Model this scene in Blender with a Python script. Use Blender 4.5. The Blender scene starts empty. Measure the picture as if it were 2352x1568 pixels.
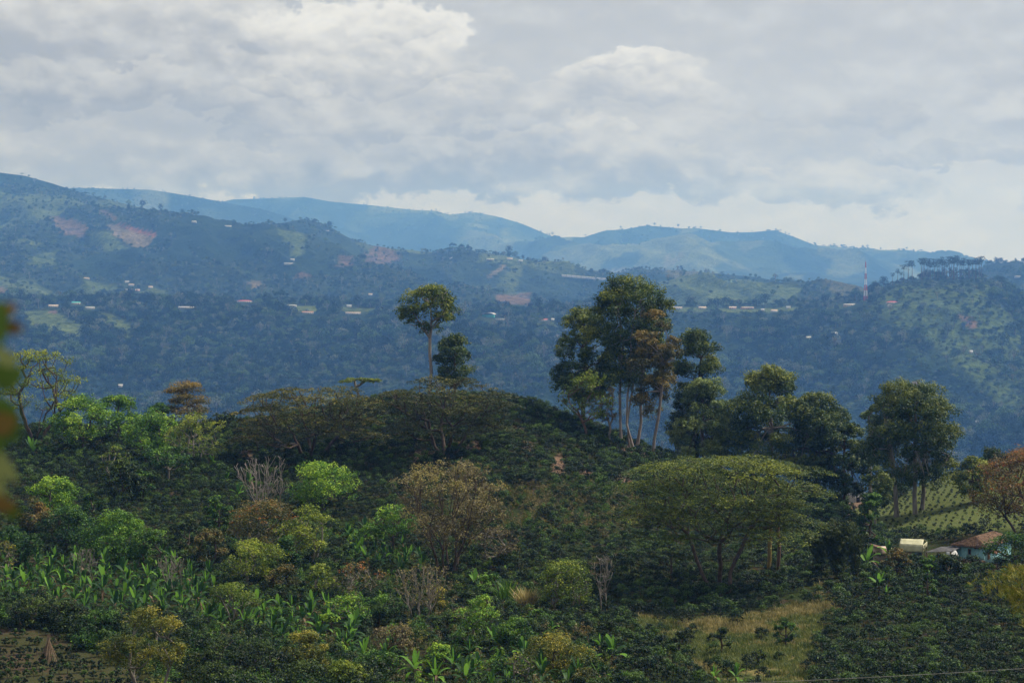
import bpy, math, random
import numpy as np
from mathutils import Vector, Matrix
rng = np.random.default_rng(11)
random.seed(5)
C = bpy.context.scene.collection
SC = bpy.context.scene
R = math.radians

# ---------------------------------------------------------------- camera
PW, PH = 2352.0, 1568.0                 # measuring grid of the survey (width, height)
FL = PW / 2 / math.tan(R(15))           # focal length on that grid: 30 degrees wide
TH = math.atan((PH / 2 - 660) / FL)     # slight downward tilt
cd = bpy.data.cameras.new('camera'); cam = bpy.data.objects.new('camera', cd); C.objects.link(cam)
cam.location = (0, 0, 0); cam.rotation_euler = (R(90) - TH, 0, 0)
cd.sensor_width = 36; cd.angle = R(30); cd.clip_start = .2; cd.clip_end = 40000
cd.dof.use_dof = True; cd.dof.focus_distance = 420; cd.dof.aperture_fstop = 3.6
SC.camera = cam

# ---------------------------------------------------------------- sun, sky, exposure
SUN_EL, SUN_AZ = 52, 66                 # azimuth clockwise from +Y (north)
ld = bpy.data.lights.new('sun', 'SUN'); ld.energy = 5.0; ld.angle = R(5); ld.color = (1, .95, .86)
sun = bpy.data.objects.new('sun', ld); C.objects.link(sun)
sd = Vector((math.sin(R(SUN_AZ)) * math.cos(R(SUN_EL)), math.cos(R(SUN_AZ)) * math.cos(R(SUN_EL)), math.sin(R(SUN_EL))))
sun.rotation_euler = sd.to_track_quat('Z', 'Y').to_euler(); sun.location = (0, 0, 900)
SC.view_settings.view_transform = 'Standard'; SC.view_settings.look = 'None'
SC.view_settings.exposure = .04; SC.view_settings.gamma = 1
SC.render.engine = 'CYCLES'
SC.cycles.use_denoising = True
SC.cycles.max_bounces = 6; SC.cycles.diffuse_bounces = 1; SC.cycles.glossy_bounces = 1
SC.cycles.transmission_bounces = 2; SC.cycles.volume_bounces = 2; SC.cycles.transparent_max_bounces = 4

class NT:
    """tiny node helper"""
    def __init__(s, t): s.t = t; t.nodes.clear()
    def n(s, ty, **k):
        nd = s.t.nodes.new(ty)
        for a, v in k.items(): setattr(nd, a, v)
        return nd
    def set(s, sock, v):
        if hasattr(v, 'is_output'): s.t.links.new(v, sock)
        else:
            if isinstance(v, tuple) and len(v) == 3 and sock.type == 'RGBA': v = v + (1,)
            sock.default_value = v
    def m(s, op, a, b=0.0, c=0.0, clamp=False):
        nd = s.n('ShaderNodeMath', operation=op, use_clamp=clamp)
        for i, v in enumerate((a, b, c)): s.set(nd.inputs[i], v)
        return nd.outputs[0]
    def mix(s, f, a, b):
        nd = s.n('ShaderNodeMix', data_type='RGBA')
        s.set(nd.inputs[0], f); s.set(nd.inputs[6], a); s.set(nd.inputs[7], b)
        return nd.outputs[2]
    def noise(s, vec, scale, detail=4, rough=.55, dist=0.0):
        nd = s.n('ShaderNodeTexNoise')
        if vec is not None: s.set(nd.inputs['Vector'], vec)
        s.set(nd.inputs['Scale'], scale); s.set(nd.inputs['Detail'], detail); s.set(nd.inputs['Roughness'], rough); s.set(nd.inputs['Distortion'], dist)
        return nd.outputs[0]
    def ramp(s, f, lo, hi, a=0.0, b=1.0, smooth=True):
        nd = s.n('ShaderNodeMapRange', interpolation_type='SMOOTHSTEP' if smooth else 'LINEAR')
        for i, v in enumerate((f, lo, hi, a, b)): s.set(nd.inputs[i], v)
        return nd.outputs[0]
    def xyz(s, x, y, z):
        nd = s.n('ShaderNodeCombineXYZ')
        for i, v in enumerate((x, y, z)): s.set(nd.inputs[i], v)
        return nd.outputs[0]

w = bpy.data.worlds.new('World'); SC.world = w; w.use_nodes = True
t = NT(w.node_tree)
sky = t.n('ShaderNodeTexSky', sky_type='NISHITA', sun_disc=False, sun_elevation=R(SUN_EL), sun_rotation=R(SUN_AZ), dust_density=3.0)
skyc = t.n('ShaderNodeVectorMath', operation='SCALE'); t.set(skyc.inputs[0], sky.outputs[0]); skyc.inputs[3].default_value = .1
tc = t.n('ShaderNodeTexCoord'); sep = t.n('ShaderNodeSeparateXYZ'); t.set(sep.inputs[0], tc.outputs['Generated'])
X, Y, Z = sep.outputs
az = t.m('MULTIPLY', t.m('ARCTAN2', X, Y), 180 / math.pi)      # degrees
el = t.m('MULTIPLY', t.m('ARCSINE', Z), 180 / math.pi)
# billowing overcast in (azimuth, elevation); seamless because it is sampled on the direction sphere
sph = t.xyz(X, Y, t.m('MULTIPLY', Z, 1.7))
wv = t.n('ShaderNodeTexNoise'); t.set(wv.inputs['Vector'], sph); wv.inputs['Scale'].default_value = 9; wv.inputs['Detail'].default_value = 6; wv.inputs['Roughness'].default_value = .62
ws = t.n('ShaderNodeSeparateXYZ'); t.set(ws.inputs[0], wv.outputs['Color'])
wf = t.n('ShaderNodeTexNoise'); t.set(wf.inputs['Vector'], sph); wf.inputs['Scale'].default_value = 45; wf.inputs['Detail'].default_value = 5; wf.inputs['Roughness'].default_value = .6
wfs = t.n('ShaderNodeSeparateXYZ'); t.set(wfs.inputs[0], wf.outputs['Color'])
wa = t.m('ADD', az, t.m('ADD', t.m('MULTIPLY', t.m('SUBTRACT', ws.outputs[0], .5), 7.5), t.m('MULTIPLY', t.m('SUBTRACT', wfs.outputs[0], .5), 2.6)))
we = t.m('ADD', el, t.m('ADD', t.m('MULTIPLY', t.m('SUBTRACT', ws.outputs[1], .5), 3.6), t.m('MULTIPLY', t.m('SUBTRACT', wfs.outputs[1], .5), 1.9)))
SKY_B = (.55, .56, .56)
col = t.mix(t.ramp(el, -1, 6), (.68, .69, .70), SKY_B)
def gz(dx): return math.degrees(math.atan((dx - 1176) / FL))
def ge(dy): return math.degrees(math.atan((660 - dy) / FL))
# general cloud field all round the sky
gn1 = t.noise(sph, 5.0, 6, .52, .1)
gn2 = t.noise(t.xyz(X, Y, t.m('ADD', t.m('MULTIPLY', Z, 1.7), .03)), 5.0, 6, .52, .1)
shade = t.ramp(t.m('SUBTRACT', gn1, gn2), -.09, .11)
gcol = t.mix(shade, (.47, .475, .485), (.70, .705, .71))
high = t.ramp(el, 7, 16)
cov = t.m('MULTIPLY', t.ramp(gn1, .40, .56), t.m('ADD', .14, t.m('MULTIPLY', high, .6)))
col = t.mix(cov, col, gcol)
fine = t.noise(sph, 16, 7, .55, .1)
fine2 = t.noise(t.xyz(X, t.m('ADD', Y, .004), t.m('ADD', t.m('MULTIPLY', Z, 1.7), .012)), 16, 7, .55, .1)
emb = t.m('MULTIPLY', t.m('SUBTRACT', fine, fine2), 1.0)
# cumulus banks: centre dx,dy, half-width, half-height, base brightness, top brightness, opacity
banks = [
 (-300, 100, 900, 300, .38, .62, .9), (180, 70, 420, 190, .44, .78, .9), (540, 120, 230, 140, .46, .80, .85), (830, 165, 300, 165, .44, .90, .97), (1010, 215, 200, 95, .42, .72, .8),
 (1500, 225, 240, 110, .46, .84, .85), (1890, 285, 190, 65, .36, .56, .85), (1180, 285, 260, 95, .42, .70, .8),
 (150, 290, 600, 110, .33, .52, .92), (820, 310, 420, 95, .34, .60, .9), (1440, 325, 150, 55, .52, .80, .5), (1680, 345, 420, 100, .46, .62, .75),
 (250, 385, 700, 90, .37, .52, .96), (1000, 405, 580, 66, .28, .50, .98), (1430, 412, 330, 74, .32, .60, .97),
 (1950, 430, 250, 62, .36, .58, .9), (2165, 352, 130, 34, .38, .48, .7), (2420, 450, 100, 70, .40, .54, .7),
 (735, 70, 90, 60, .55, .92, .6), (900, 70, 100, 60, .50, .92, .6), (965, 140, 85, 50, .50, .90, .5), (620, 95, 90, 48, .50, .88, .5), (600, 130, 45, 25, .34, .44, .5), (1070, 215, 55, 36, .60, .90, .4), (700, 225, 120, 45, .38, .66, .8), (1465, 155, 80, 36, .55, .90, .8), (1560, 158, 60, 32, .55, .88, .7), (1420, 320, 90, 40, .60, .90, .35), (330, 235, 150, 60, .36, .60, .85), (60, 240, 160, 50, .34, .54, .85), (1250, 385, 130, 45, .34, .58, .85), (1700, 400, 120, 40, .38, .60, .8), (2060, 415, 110, 40, .38, .60, .8),
 (2700, 250, 500, 150, .42, .66, .8), (-900, 330, 800, 200, .38, .58, .9), (3300, 380, 700, 150, .42, .62, .8)]
for dx, dy, rx, ry, b0, b1, op in banks:
    ex = t.m('DIVIDE', t.m('SUBTRACT', wa, gz(dx)), rx / FL * 57.3)
    ey = t.m('DIVIDE', t.m('SUBTRACT', we, ge(dy)), ry / FL * 57.3)
    ey2 = t.m('MULTIPLY', ey, t.ramp(ey, -.2, .1, 1.4, 1.0))          # flatter base
    d = t.m('ADD', t.m('MULTIPLY', ex, ex), t.m('MULTIPLY', ey2, ey2))
    mk = t.m('MULTIPLY', t.ramp(d, t.ramp(ey, -.3, .5, 1.35, 1.05), t.ramp(ey, -.3, .5, .45, .80)), op)
    sh = t.ramp(t.m('ADD', t.m('ADD', ey, t.m('MULTIPLY', ex, .12)), t.m('MULTIPLY', emb, 2.4)), -.75, 1.05)
    cc = t.mix(sh, (b0 * .94, b0 * .94, b0 * .925), (b1 * 1.0, b1 * 1.0, b1 * .97))
    col = t.mix(mk, col, cc)
col = t.mix(t.ramp(emb, -.02, .14, 0, .22), col, (.88, .92, .96))
col = t.mix(t.ramp(emb, .04, -.12, 0, .22), col, (.40, .43, .47))
col = t.mix(t.ramp(el, -1.0, -3), col, (.30, .36, .40))
fin = t.mix(.06, col, skyc.outputs[0])
bg = t.n('ShaderNodeBackground'); t.set(bg.inputs[0], fin); bg.inputs[1].default_value = .93
wo = t.n('ShaderNodeOutputWorld'); t.set(wo.inputs[0], bg.outputs[0])

# ---------------------------------------------------------------- helpers
def tan_dy(dy): return np.tan(TH + np.arctan((dy - PH / 2) / FL))     # fall per metre of distance
def P(dx, dy, y):
    b = (dy - PH / 2) / FL; a = (dx - PW / 2) / FL
    return Vector((y * a / (math.cos(TH) - b * math.sin(TH)), y, -float(tan_dy(dy)) * y))
def proj(x, y, z):
    b = np.tan(np.arctan2(-z, y) - TH)
    return PW / 2 + FL * (x / y) * (np.cos(TH) - b * np.sin(TH)), PH / 2 + FL * b
_perm = np.random.default_rng(3).random((512, 512))
def vnoise(x, y):
    xi, yi = np.floor(x).astype(int), np.floor(y).astype(int)
    fx, fy = x - xi, y - yi; fx = fx * fx * (3 - 2 * fx); fy = fy * fy * (3 - 2 * fy)
    g = lambda a, b: _perm[a % 512, b % 512]
    return (g(xi, yi) * (1 - fx) + g(xi + 1, yi) * fx) * (1 - fy) + (g(xi, yi + 1) * (1 - fx) + g(xi + 1, yi + 1) * fx) * fy - .5
def fbm(x, y, s, o=4, rough=.5, ridged=False):
    v = 0; a = 1; x = x / s; y = y / s
    for _ in range(o):
        n = vnoise(x, y)
        v = v + a * ((.25 - abs(n)) * 2 if ridged else n); a *= rough; x = x * 2.03 + 17.3; y = y * 2.03 + 5.1
    return v
def inpoly(px, py, poly):
    c = np.zeros(np.shape(px), bool); n = len(poly)
    for i in range(n):
        x1, y1 = poly[i]; x2, y2 = poly[i - 1]
        if y1 == y2: continue
        c ^= ((y1 > py) != (y2 > py)) & (px < (x2 - x1) * (py - y1) / (y2 - y1) + x1)
    return c
def blur(a, k, ax):
    if k < 1: return a
    w_ = np.hanning(2 * k + 3)[1:-1]; w_ /= w_.sum()
    return np.apply_along_axis(lambda r: np.convolve(np.pad(r, k, mode='edge'), w_, 'valid'), ax, a)
class Terrain:
    def __init__(s, us, ys, z, nu=300, ny=300, bu=6, by=5, ymin=60, rel=None):
        s.us, s.ys, s.ymin, s.rel = us, ys, ymin, rel
        s.U = np.linspace(us[0], us[-1], nu); s.Y = np.linspace(ys[0], ys[-1], ny)
        a = np.array([np.interp(s.U, us, r) for r in z])
        b = np.array([np.interp(s.Y, ys, a[:, i]) for i in range(nu)]).T
        s.Z = blur(blur(b, bu, 1), by, 0)
    def u(s, x, y): return PW / 2 + FL * x / np.maximum(y, s.ymin)
    def z(s, x, y):
        x = np.asarray(x, float); y = np.asarray(y, float)
        u = np.clip((s.u(x, y) - s.U[0]) / (s.U[1] - s.U[0]), 0, len(s.U) - 1.001)
        v = np.clip((y - s.Y[0]) / (s.Y[1] - s.Y[0]), 0, len(s.Y) - 1.001)
        i, j = u.astype(int), v.astype(int); fu, fv = u - i, v - j
        r = (s.Z[j, i] * (1 - fu) + s.Z[j, i + 1] * fu) * (1 - fv) + (s.Z[j + 1, i] * (1 - fu) + s.Z[j + 1, i + 1] * fu) * fv
        return r + (s.rel(x, y) if s.rel else 0)
    def hit(s, dx, dy, y0=None, y1=None):
        """where the line of sight first meets this ground"""
        y = np.linspace(y0 or max(s.ys[0], 40), y1 or s.ys[-1], 3000)
        p = P(dx, dy, 1.0); gz_ = s.z(p.x * y, y); k = np.argmax(gz_ >= p.z * y)
        if gz_[k] < p.z * y[k]: k = len(y) - 1
        return Vector((p.x * y[k], y[k], float(gz_[k])))
    def mesh(s, name, nu, ny, mat, colfn=None, u0=None, u1=None, yp=1.0):
        U = np.linspace(u0 or s.us[0], u1 or s.us[-1], nu)
        Yv = s.ys[0] + (s.ys[-1] - s.ys[0]) * np.linspace(0, 1, ny) ** yp
        UU, YY = np.meshgrid(U, Yv); XX = (UU - PW / 2) / FL * np.maximum(YY, s.ymin); ZZ = s.z(XX, YY)
        v = np.stack([XX, YY, ZZ], -1).reshape(-1, 3)
        i = np.arange(ny - 1)[:, None] * nu + np.arange(nu - 1)[None]; i = i.ravel()
        f = np.stack([i, i + 1, i + nu + 1, i + nu], 1)
        o = mk(name, v, f, mat, smooth=True)
        if colfn is not None:
            c = colfn(XX.ravel(), YY.ravel(), ZZ.ravel())
            at = o.data.attributes.new('fcol', 'FLOAT_COLOR', 'POINT')
            at.data.foreach_set('color', np.hstack([c, np.ones((len(c), 1))]).astype(np.float32).ravel())
        o['kind'] = 'structure'
        return o
def mesh_of(name, v, f, mats, tint=None, smooth=False, mi=None):
    v = np.asarray(v, np.float32); f = np.asarray(f, np.int32); me = bpy.data.meshes.new(name)
    n, k = f.shape
    me.vertices.add(len(v)); me.vertices.foreach_set('co', v.ravel())
    me.loops.add(n * k); me.loops.foreach_set('vertex_index', f.ravel())
    me.polygons.add(n); me.polygons.foreach_set('loop_start', np.arange(0, n * k, k, dtype=np.int32))
    if smooth: me.polygons.foreach_set('use_smooth', np.ones(n, bool))
    for m_ in (mats if isinstance(mats, (list, tuple)) else [mats]): me.materials.append(m_)
    if mi is not None: me.polygons.foreach_set('material_index', np.asarray(mi, np.int32))
    if tint is not None:
        at = me.attributes.new('tint', 'FLOAT', 'FACE'); at.data.foreach_set('value', np.asarray(tint, np.float32))
    me.update(calc_edges=True)
    return me
def mk(name, v, f, mats, parent=None, **k):
    o = bpy.data.objects.new(name, mesh_of(name, v, f, mats, **k)); C.objects.link(o)
    if parent is not None: o.parent = parent
    return o
def link(name, me, parent=None, loc=None):
    o = bpy.data.objects.new(name, me); C.objects.link(o)
    if parent is not None: o.parent = parent
    if loc is not None: o.location = loc
    return o
def tag(o, label, cat, group=None, kind=None):
    if label: o['label'] = label
    if cat: o['category'] = cat
    if group: o['group'] = group
    if kind: o['kind'] = kind
    return o
def empty(name, loc, label, cat, group=None, rz=0):
    o = bpy.data.objects.new(name, None); o.empty_display_size = .3; C.objects.link(o); o.location = loc; o.rotation_euler = (0, 0, rz)
    return tag(o, label, cat, group)

# ---------------------------------------------------------------- materials
def mat(name):
    m_ = bpy.data.materials.new(name); m_.use_nodes = True; return m_, NT(m_.node_tree)
def out(t, sh, disp=None):
    o = t.n('ShaderNodeOutputMaterial'); t.set(o.inputs[0], sh)
def bsdf(t, col, rough=.8, spec=.2, bump=None, bs=.3, bd=.1, metal=0.0):
    p = t.n('ShaderNodeBsdfPrincipled'); t.set(p.inputs['Base Color'], col); t.set(p.inputs['Roughness'], rough)
    p.inputs['Specular IOR Level'].default_value = spec; p.inputs['Metallic'].default_value = metal
    if bump is not None:
        b = t.n('ShaderNodeBump'); t.set(b.inputs['Height'], bump); b.inputs['Strength'].default_value = bs; b.inputs['Distance'].default_value = bd
        t.set(p.inputs['Normal'], b.outputs[0])
    return p.outputs[0]
def leafmat(name, c0, c1, c2, trans=.35, rough=.55, spec=.25, vary=.35):
    """foliage: three leaf colours picked leaf by leaf, some plant to plant variation, light passing through"""
    m_, t = mat(name)
    a = t.n('ShaderNodeAttribute', attribute_name='tint'); oi = t.n('ShaderNodeObjectInfo')
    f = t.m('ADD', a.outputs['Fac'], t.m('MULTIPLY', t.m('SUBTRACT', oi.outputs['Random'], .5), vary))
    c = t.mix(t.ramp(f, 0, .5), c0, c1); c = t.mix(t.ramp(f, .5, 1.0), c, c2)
    p = bsdf(t, c, rough, spec)
    tr = t.n('ShaderNodeBsdfTranslucent'); t.set(tr.inputs[0], c)
    ms = t.n('ShaderNodeMixShader'); ms.inputs[0].default_value = trans * .65
    t.set(ms.inputs[1], p); t.set(ms.inputs[2], tr.outputs[0]); out(t, ms.outputs[0])
    return m_
def simple(name, c0, c1, scale=2.0, rough=.85, spec=.15, bs=.4, detail=5, vec='Object', st=(1, 1, 1), bd=.1):
    m_, t = mat(name); tcn = t.n('ShaderNodeTexCoord'); mp = t.n('ShaderNodeMapping'); t.set(mp.inputs[0], tcn.outputs[vec]); mp.inputs['Scale'].default_value = st
    n = t.noise(mp.outputs[0], scale, detail, .6)
    out(t, bsdf(t, t.mix(t.ramp(n, .3, .7), c0, c1), rough, spec, n, bs, bd)); return m_
def hillmat(name, dark=1.0):
    """far vegetated ground: painted field colours broken up by noise at field, hedge and shrub size"""
    m_, t = mat(name); g = t.n('ShaderNodeNewGeometry'); a = t.n('ShaderNodeAttribute', attribute_name='fcol')
    n1 = t.noise(g.outputs['Position'], .008, 6, .65); n2 = t.noise(g.outputs['Position'], .06, 5, .7)
    v = t.m('ADD', t.m('MULTIPLY', n1, .6), t.m('MULTIPLY', n2, .8))
    c = t.mix(t.ramp(v, .45, .95), (.25, .32, .30), (1.7, 1.55, 1.3))
    mm = t.n('ShaderNodeMix', data_type='RGBA', blend_type='MULTIPLY'); mm.inputs[0].default_value = 1
    t.set(mm.inputs[6], a.outputs['Color']); t.set(mm.inputs[7], c)
    out(t, bsdf(t, mm.outputs[2], .95, .05, t.m('ADD', n2, t.m('MULTIPLY', n1, 3.0)), 1.0, 14.0)); return m_

HAZE_D = .98e-4
FAR = 1.9      # the far hills stand this much beyond the first survey guess
M = {}
M['hill'] = hillmat('hill_vegetation')
def groundmat():
    m_, t = mat('plantation_soil_and_weeds'); g = t.n('ShaderNodeNewGeometry'); a = t.n('ShaderNodeAttribute', attribute_name='fcol')
    n1 = t.noise(g.outputs['Position'], .22, 5, .6); n2 = t.noise(g.outputs['Position'], 1.6, 6, .7); n3 = t.noise(g.outputs['Position'], 6, 4, .7)
    soil = t.mix(n3, (.030, .020, .013), (.085, .056, .036)); weed = t.mix(n3, (.013, .024, .006), (.042, .058, .015))
    base = t.mix(t.ramp(t.m('ADD', t.m('MULTIPLY', n1, .5), t.m('MULTIPLY', n2, .6)), .44, .56), soil, weed)
    sp = t.n('ShaderNodeSeparateColor'); t.set(sp.inputs[0], a.outputs['Color'])
    straw = t.mix(t.ramp(n2, .35, .65), (.07, .085, .022), (.25, .19, .08))
    straw = t.mix(t.ramp(n1, .46, .60), straw, (.06, .075, .022))
    c = t.mix(sp.outputs[0], base, straw)
    c = t.mix(sp.outputs[1], c, t.mix(t.ramp(n2, .3, .7), (.11, .07, .045), (.22, .145, .10)))
    c = t.mix(sp.outputs[2], c, t.mix(t.ramp(n2, .35, .6), (.05, .085, .018), (.12, .13, .045)))
    out(t, bsdf(t, c, .95, .05, t.m('ADD', n2, t.m('MULTIPLY', n3, .4)), .8, .25)); return m_
M['ground'] = groundmat()
M['euc'] = leafmat('eucalypt_leaves', (0.0190, 0.0437, 0.0104), (0.0775, 0.1313, 0.0238), (0.3480, 0.3625, 0.0464), .35)
M['euc_red'] = leafmat('reddish_eucalypt_leaves', (0.0323, 0.0418, 0.0114), (0.1187, 0.1100, 0.0275), (0.3480, 0.2320, 0.0508), .35)
M['euc_pale'] = leafmat('grey_green_eucalypt_leaves', (0.0427, 0.0808, 0.0228), (0.1187, 0.1812, 0.0475), (0.3190, 0.3770, 0.1015), .35)
M['euc_dark'] = leafmat('dark_eucalypt_leaves', (0.0123, 0.0323, 0.0095), (0.0450, 0.0875, 0.0187), (0.2175, 0.2465, 0.0362), .3)
M['umb'] = leafmat('feathery_olive_leaflets', (0.014, 0.038, 0.004), (0.056, 0.092, 0.009), (0.25, 0.28, 0.024), .4)
M['umb_br'] = leafmat('feathery_bronze_leaflets', (0.016, 0.03, 0.004), (0.062, 0.074, 0.009), (0.27, 0.22, 0.022), .4)
M['green'] = leafmat('bright_green_leaves', (0.0304, 0.0902, 0.0095), (0.1250, 0.2750, 0.0225), (0.4350, 0.6000, 0.0508), .4)
M['mid'] = leafmat('mid_green_leaves', (0.008, 0.034, 0.005), (0.036, 0.105, 0.012), (0.18, 0.33, 0.03), .4)
M['yel'] = leafmat('yellow_green_leaves', (0.045, 0.085, 0.01), (0.16, 0.23, 0.022), (0.42, 0.46, 0.05), .45)
M['gold'] = leafmat('golden_green_leaves', (0.04, 0.065, 0.009), (0.16, 0.18, 0.02), (0.42, 0.34, 0.04), .4)
M['dark'] = leafmat('dark_green_leaves', (0.004, 0.014, 0.003), (0.015, 0.038, 0.006), (0.1, 0.15, 0.015), .3)
M['brown'] = leafmat('thin_brown_green_leaves', (0.0665, 0.0570, 0.0266), (0.1688, 0.1375, 0.0625), (0.3480, 0.2900, 0.0870), .35)
M['coral'] = leafmat('coral_tree_leaves', (0.03, 0.048, 0.01), (0.105, 0.105, 0.024), (0.3, 0.19, 0.045), .35)
M['rust'] = leafmat('rusty_green_leaves', (.035, .04, .010), (.13, .09, .022), (.33, .17, .04), .35)
M['flower'] = leafmat('orange_red_flowers', (.42, .11, .035), (.55, .17, .045), (.62, .25, .06), .4)
M['coffee'] = leafmat('coffee_leaves', (0.0025, 0.011, 0.003), (0.01, 0.036, 0.007), (0.095, 0.17, 0.024), .28, .55, .22, .75)
M['bamboo'] = leafmat('bamboo_leaves', (0.0209, 0.0380, 0.0095), (0.0650, 0.0938, 0.0225), (0.1450, 0.1740, 0.0435), .4)
M['bamboo_y'] = leafmat('yellow_bamboo_leaves', (.14, .17, .025), (.28, .27, .05), (.5, .42, .12), .45)
M['far1'] = leafmat('distant_tree_leaves', (0.013, 0.032, 0.012), (0.038, 0.075, 0.022), (0.11, 0.17, 0.05), .2, .9, .05, 1.3)
M['far2'] = leafmat('distant_pale_tree_leaves', (0.06, 0.085, 0.05), (0.11, 0.14, 0.08), (0.2, 0.22, 0.15), .2, .9, .05, .8)
M['fard'] = leafmat('distant_dark_tree_leaves', (0.009, 0.02, 0.01), (0.018, 0.034, 0.015), (0.055, 0.08, 0.028), .2, .9, .05, .6)
M['bark'] = simple('brown_bark', (.05, .035, .025), (.13, .095, .07), 3, st=(1, 1, .25))
M['bark_pale'] = simple('pale_peeling_bark', (.15, .12, .10), (.36, .31, .28), 1.2, st=(1, 1, .2))
M['bark_grey'] = simple('grey_bark', (.13, .11, .09), (.28, .25, .21), 3, st=(1, 1, .25))
M['bark_yel'] = simple('yellow_brown_bark', (.16, .11, .03), (.28, .20, .06), 2, st=(1, 1, .3))
M['bark_red'] = simple('reddish_bark', (.10, .055, .035), (.2, .12, .08), 2, st=(1, 1, .3))
def banmat(name, c0, c1, trans):
    m_, t = mat(name); tcn = t.n('ShaderNodeTexCoord'); oi = t.n('ShaderNodeObjectInfo')
    mp = t.n('ShaderNodeMapping'); t.set(mp.inputs[0], tcn.outputs['Object']); mp.inputs['Scale'].default_value = (14, 1, 2)
    n = t.noise(mp.outputs[0], 1.0, 4, .6)
    c = t.mix(t.m('ADD', t.m('MULTIPLY', n, .5), t.m('MULTIPLY', oi.outputs['Random'], .6)), c0, c1)
    p = bsdf(t, c, .55, .2, n, .2, .02); tr = t.n('ShaderNodeBsdfTranslucent'); t.set(tr.inputs[0], c)
    ms = t.n('ShaderNodeMixShader'); ms.inputs[0].default_value = trans; t.set(ms.inputs[1], p); t.set(ms.inputs[2], tr.outputs[0]); out(t, ms.outputs[0]); return m_
M['ban'] = banmat('banana_leaf', (.007, .030, .008), (.045, .115, .024), .3)
M['ban_lit'] = banmat('sunlit_and_young_banana_leaf', (.07, .19, .025), (.24, .46, .055), .45)  # lighter copy of the banana leaf, sunlight painted in; young spear leaves share it
M['ban_dead'] = banmat('withered_banana_leaf', (.10, .06, .035), (.26, .17, .10), .2)
M['stem'] = simple('banana_stem', (.08, .07, .03), (.2, .15, .08), 4, st=(1, 1, .3))
M['straw'] = leafmat('dry_grass_blades', (0.1, 0.11, 0.025), (0.27, 0.23, 0.075), (0.46, 0.37, 0.15), .3, vary=.9)
M['grass'] = leafmat('green_grass_blades', (0.04, 0.075, 0.014), (0.11, 0.15, 0.028), (0.24, 0.25, 0.06), .35, vary=.8)
# ---------------------------------------------------------------- the ground in the foreground
US = [-1500, -400, 0, 300, 600, 900, 1180, 1400, 1600, 1800, 2000, 2200, 2352, 2800, 3900]
rows = [
 (150, [1740] * 15),
 (190, [1568, 1568, 1568, 1568, 1568, 1568, 1568, 1568, 1568, 1568, 1568, 1568, 1568, 1568, 1568]),
 (220, [1430, 1430, 1430, 1435, 1440, 1450, 1460, 1470, 1470, 1465, 1455, 1445, 1440, 1430, 1430]),
 (250, [1330, 1330, 1335, 1345, 1355, 1365, 1370, 1375, 1390, 1378, 1350, 1335, 1330, 1320, 1320]),
 (270, [1270, 1270, 1275, 1285, 1290, 1295, 1300, 1305, 1335, 1335, 1312, 1292, 1290, 1285, 1285]),
 (290, [1218, 1218, 1220, 1228, 1230, 1230, 1230, 1245, 1285, 1300, 1282, 1268, 1262, 1255, 1255]),
 (330, [1125, 1125, 1125, 1125, 1110, 1095, 1085, 1115, 1185, 1225, 1235, 1190, 1170, 1150, 1150]),
 (370, [1045, 1045, 1045, 1045, 1030, 985, 975, 1030, 1115, 1170, 1190, 1120, 1095, 1080, 1080]),
 (400, [995, 995, 995, 995, 975, 922, 918, 1003, 1085, 1140, 1165, 1085, 1066, 1060, 1060]),
 (425, [1000, 1000, 1000, 1000, 985, 935, 930, 1012, 1090, 1140, 1160, 1078, 1058, 1050, 1050]),
 (470, [1070, 1070, 1070, 1070, 1060, 1030, 1020, 1070, 1130, 1155, 1165, 1130, 1110, 1100, 1100])]
ys = [0, 30, 70, 110]; zt = [[-1.8] * 15, [-10] * 15, [-24] * 15, [-33] * 15]
for y_, r_ in rows: ys.append(y_); zt.append([-float(tan_dy(d)) * y_ for d in r_])
for y_, z_ in ((600, -75), (900, -150), (1300, -185), (2700, -425)): ys.append(y_); zt.append([z_] * 15)
near = Terrain(US, ys, zt, nu=420, ny=520, bu=9, by=4, rel=lambda x, y: 0.9 * fbm(x, y, 28, 3) + .35 * fbm(x + 50, y, 6, 2))
GRASS = [(1430, 1412), (1500, 1418), (1560, 1430), (1700, 1418), (1770, 1400), (1860, 1385), (1930, 1360), (1915, 1395), (1890, 1440), (1872, 1500), (1868, 1568), (1868, 1620), (1640, 1620), (1615, 1568), (1530, 1495), (1455, 1440)]
NURS = [(-60, 1425), (60, 1432), (130, 1450), (225, 1500), (300, 1520), (430, 1560), (460, 1640), (-60, 1640)]
YOUNG = [(2120, 1105), (2200, 1078), (2500, 1050), (2500, 1225), (2290, 1215), (2140, 1232), (2040, 1235), (2000, 1210), (1955, 1190), (1960, 1165), (2060, 1150)]
BANK = [(1935, 1140), (2035, 1138), (2030, 1176), (1950, 1182)]
BARE = [[(1268, 1048), (1294, 1046), (1298, 1090), (1272, 1092)], [(1335, 1072), (1362, 1070), (1360, 1090), (1336, 1092)], [(1180, 972), (1205, 985), (1210, 1000), (1190, 994)],
        [(945, 1036), (1000, 1030), (1000, 1052), (950, 1056)], [(1045, 1020), (1110, 1018), (1100, 1034), (1050, 1038)], [(1430, 1010), (1460, 1030), (1500, 1040), (1480, 1050), (1430, 1040)],
        [(1200, 1018), (1216, 1016), (1220, 1040), (1206, 1042)], [(1425, 1090), (1450, 1088), (1460, 1120), (1440, 1118)], [(540, 1035), (590, 1040), (620, 1060), (560, 1065)]]
YARD = [(2190, 1290), (2352, 1290), (2500, 1290), (2500, 1310), (2330, 1306), (2200, 1304)]
PATHR = [(1770, 1385), (1880, 1345), (1990, 1310), (2010, 1318), (1900, 1360), (1790, 1400)]
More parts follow.
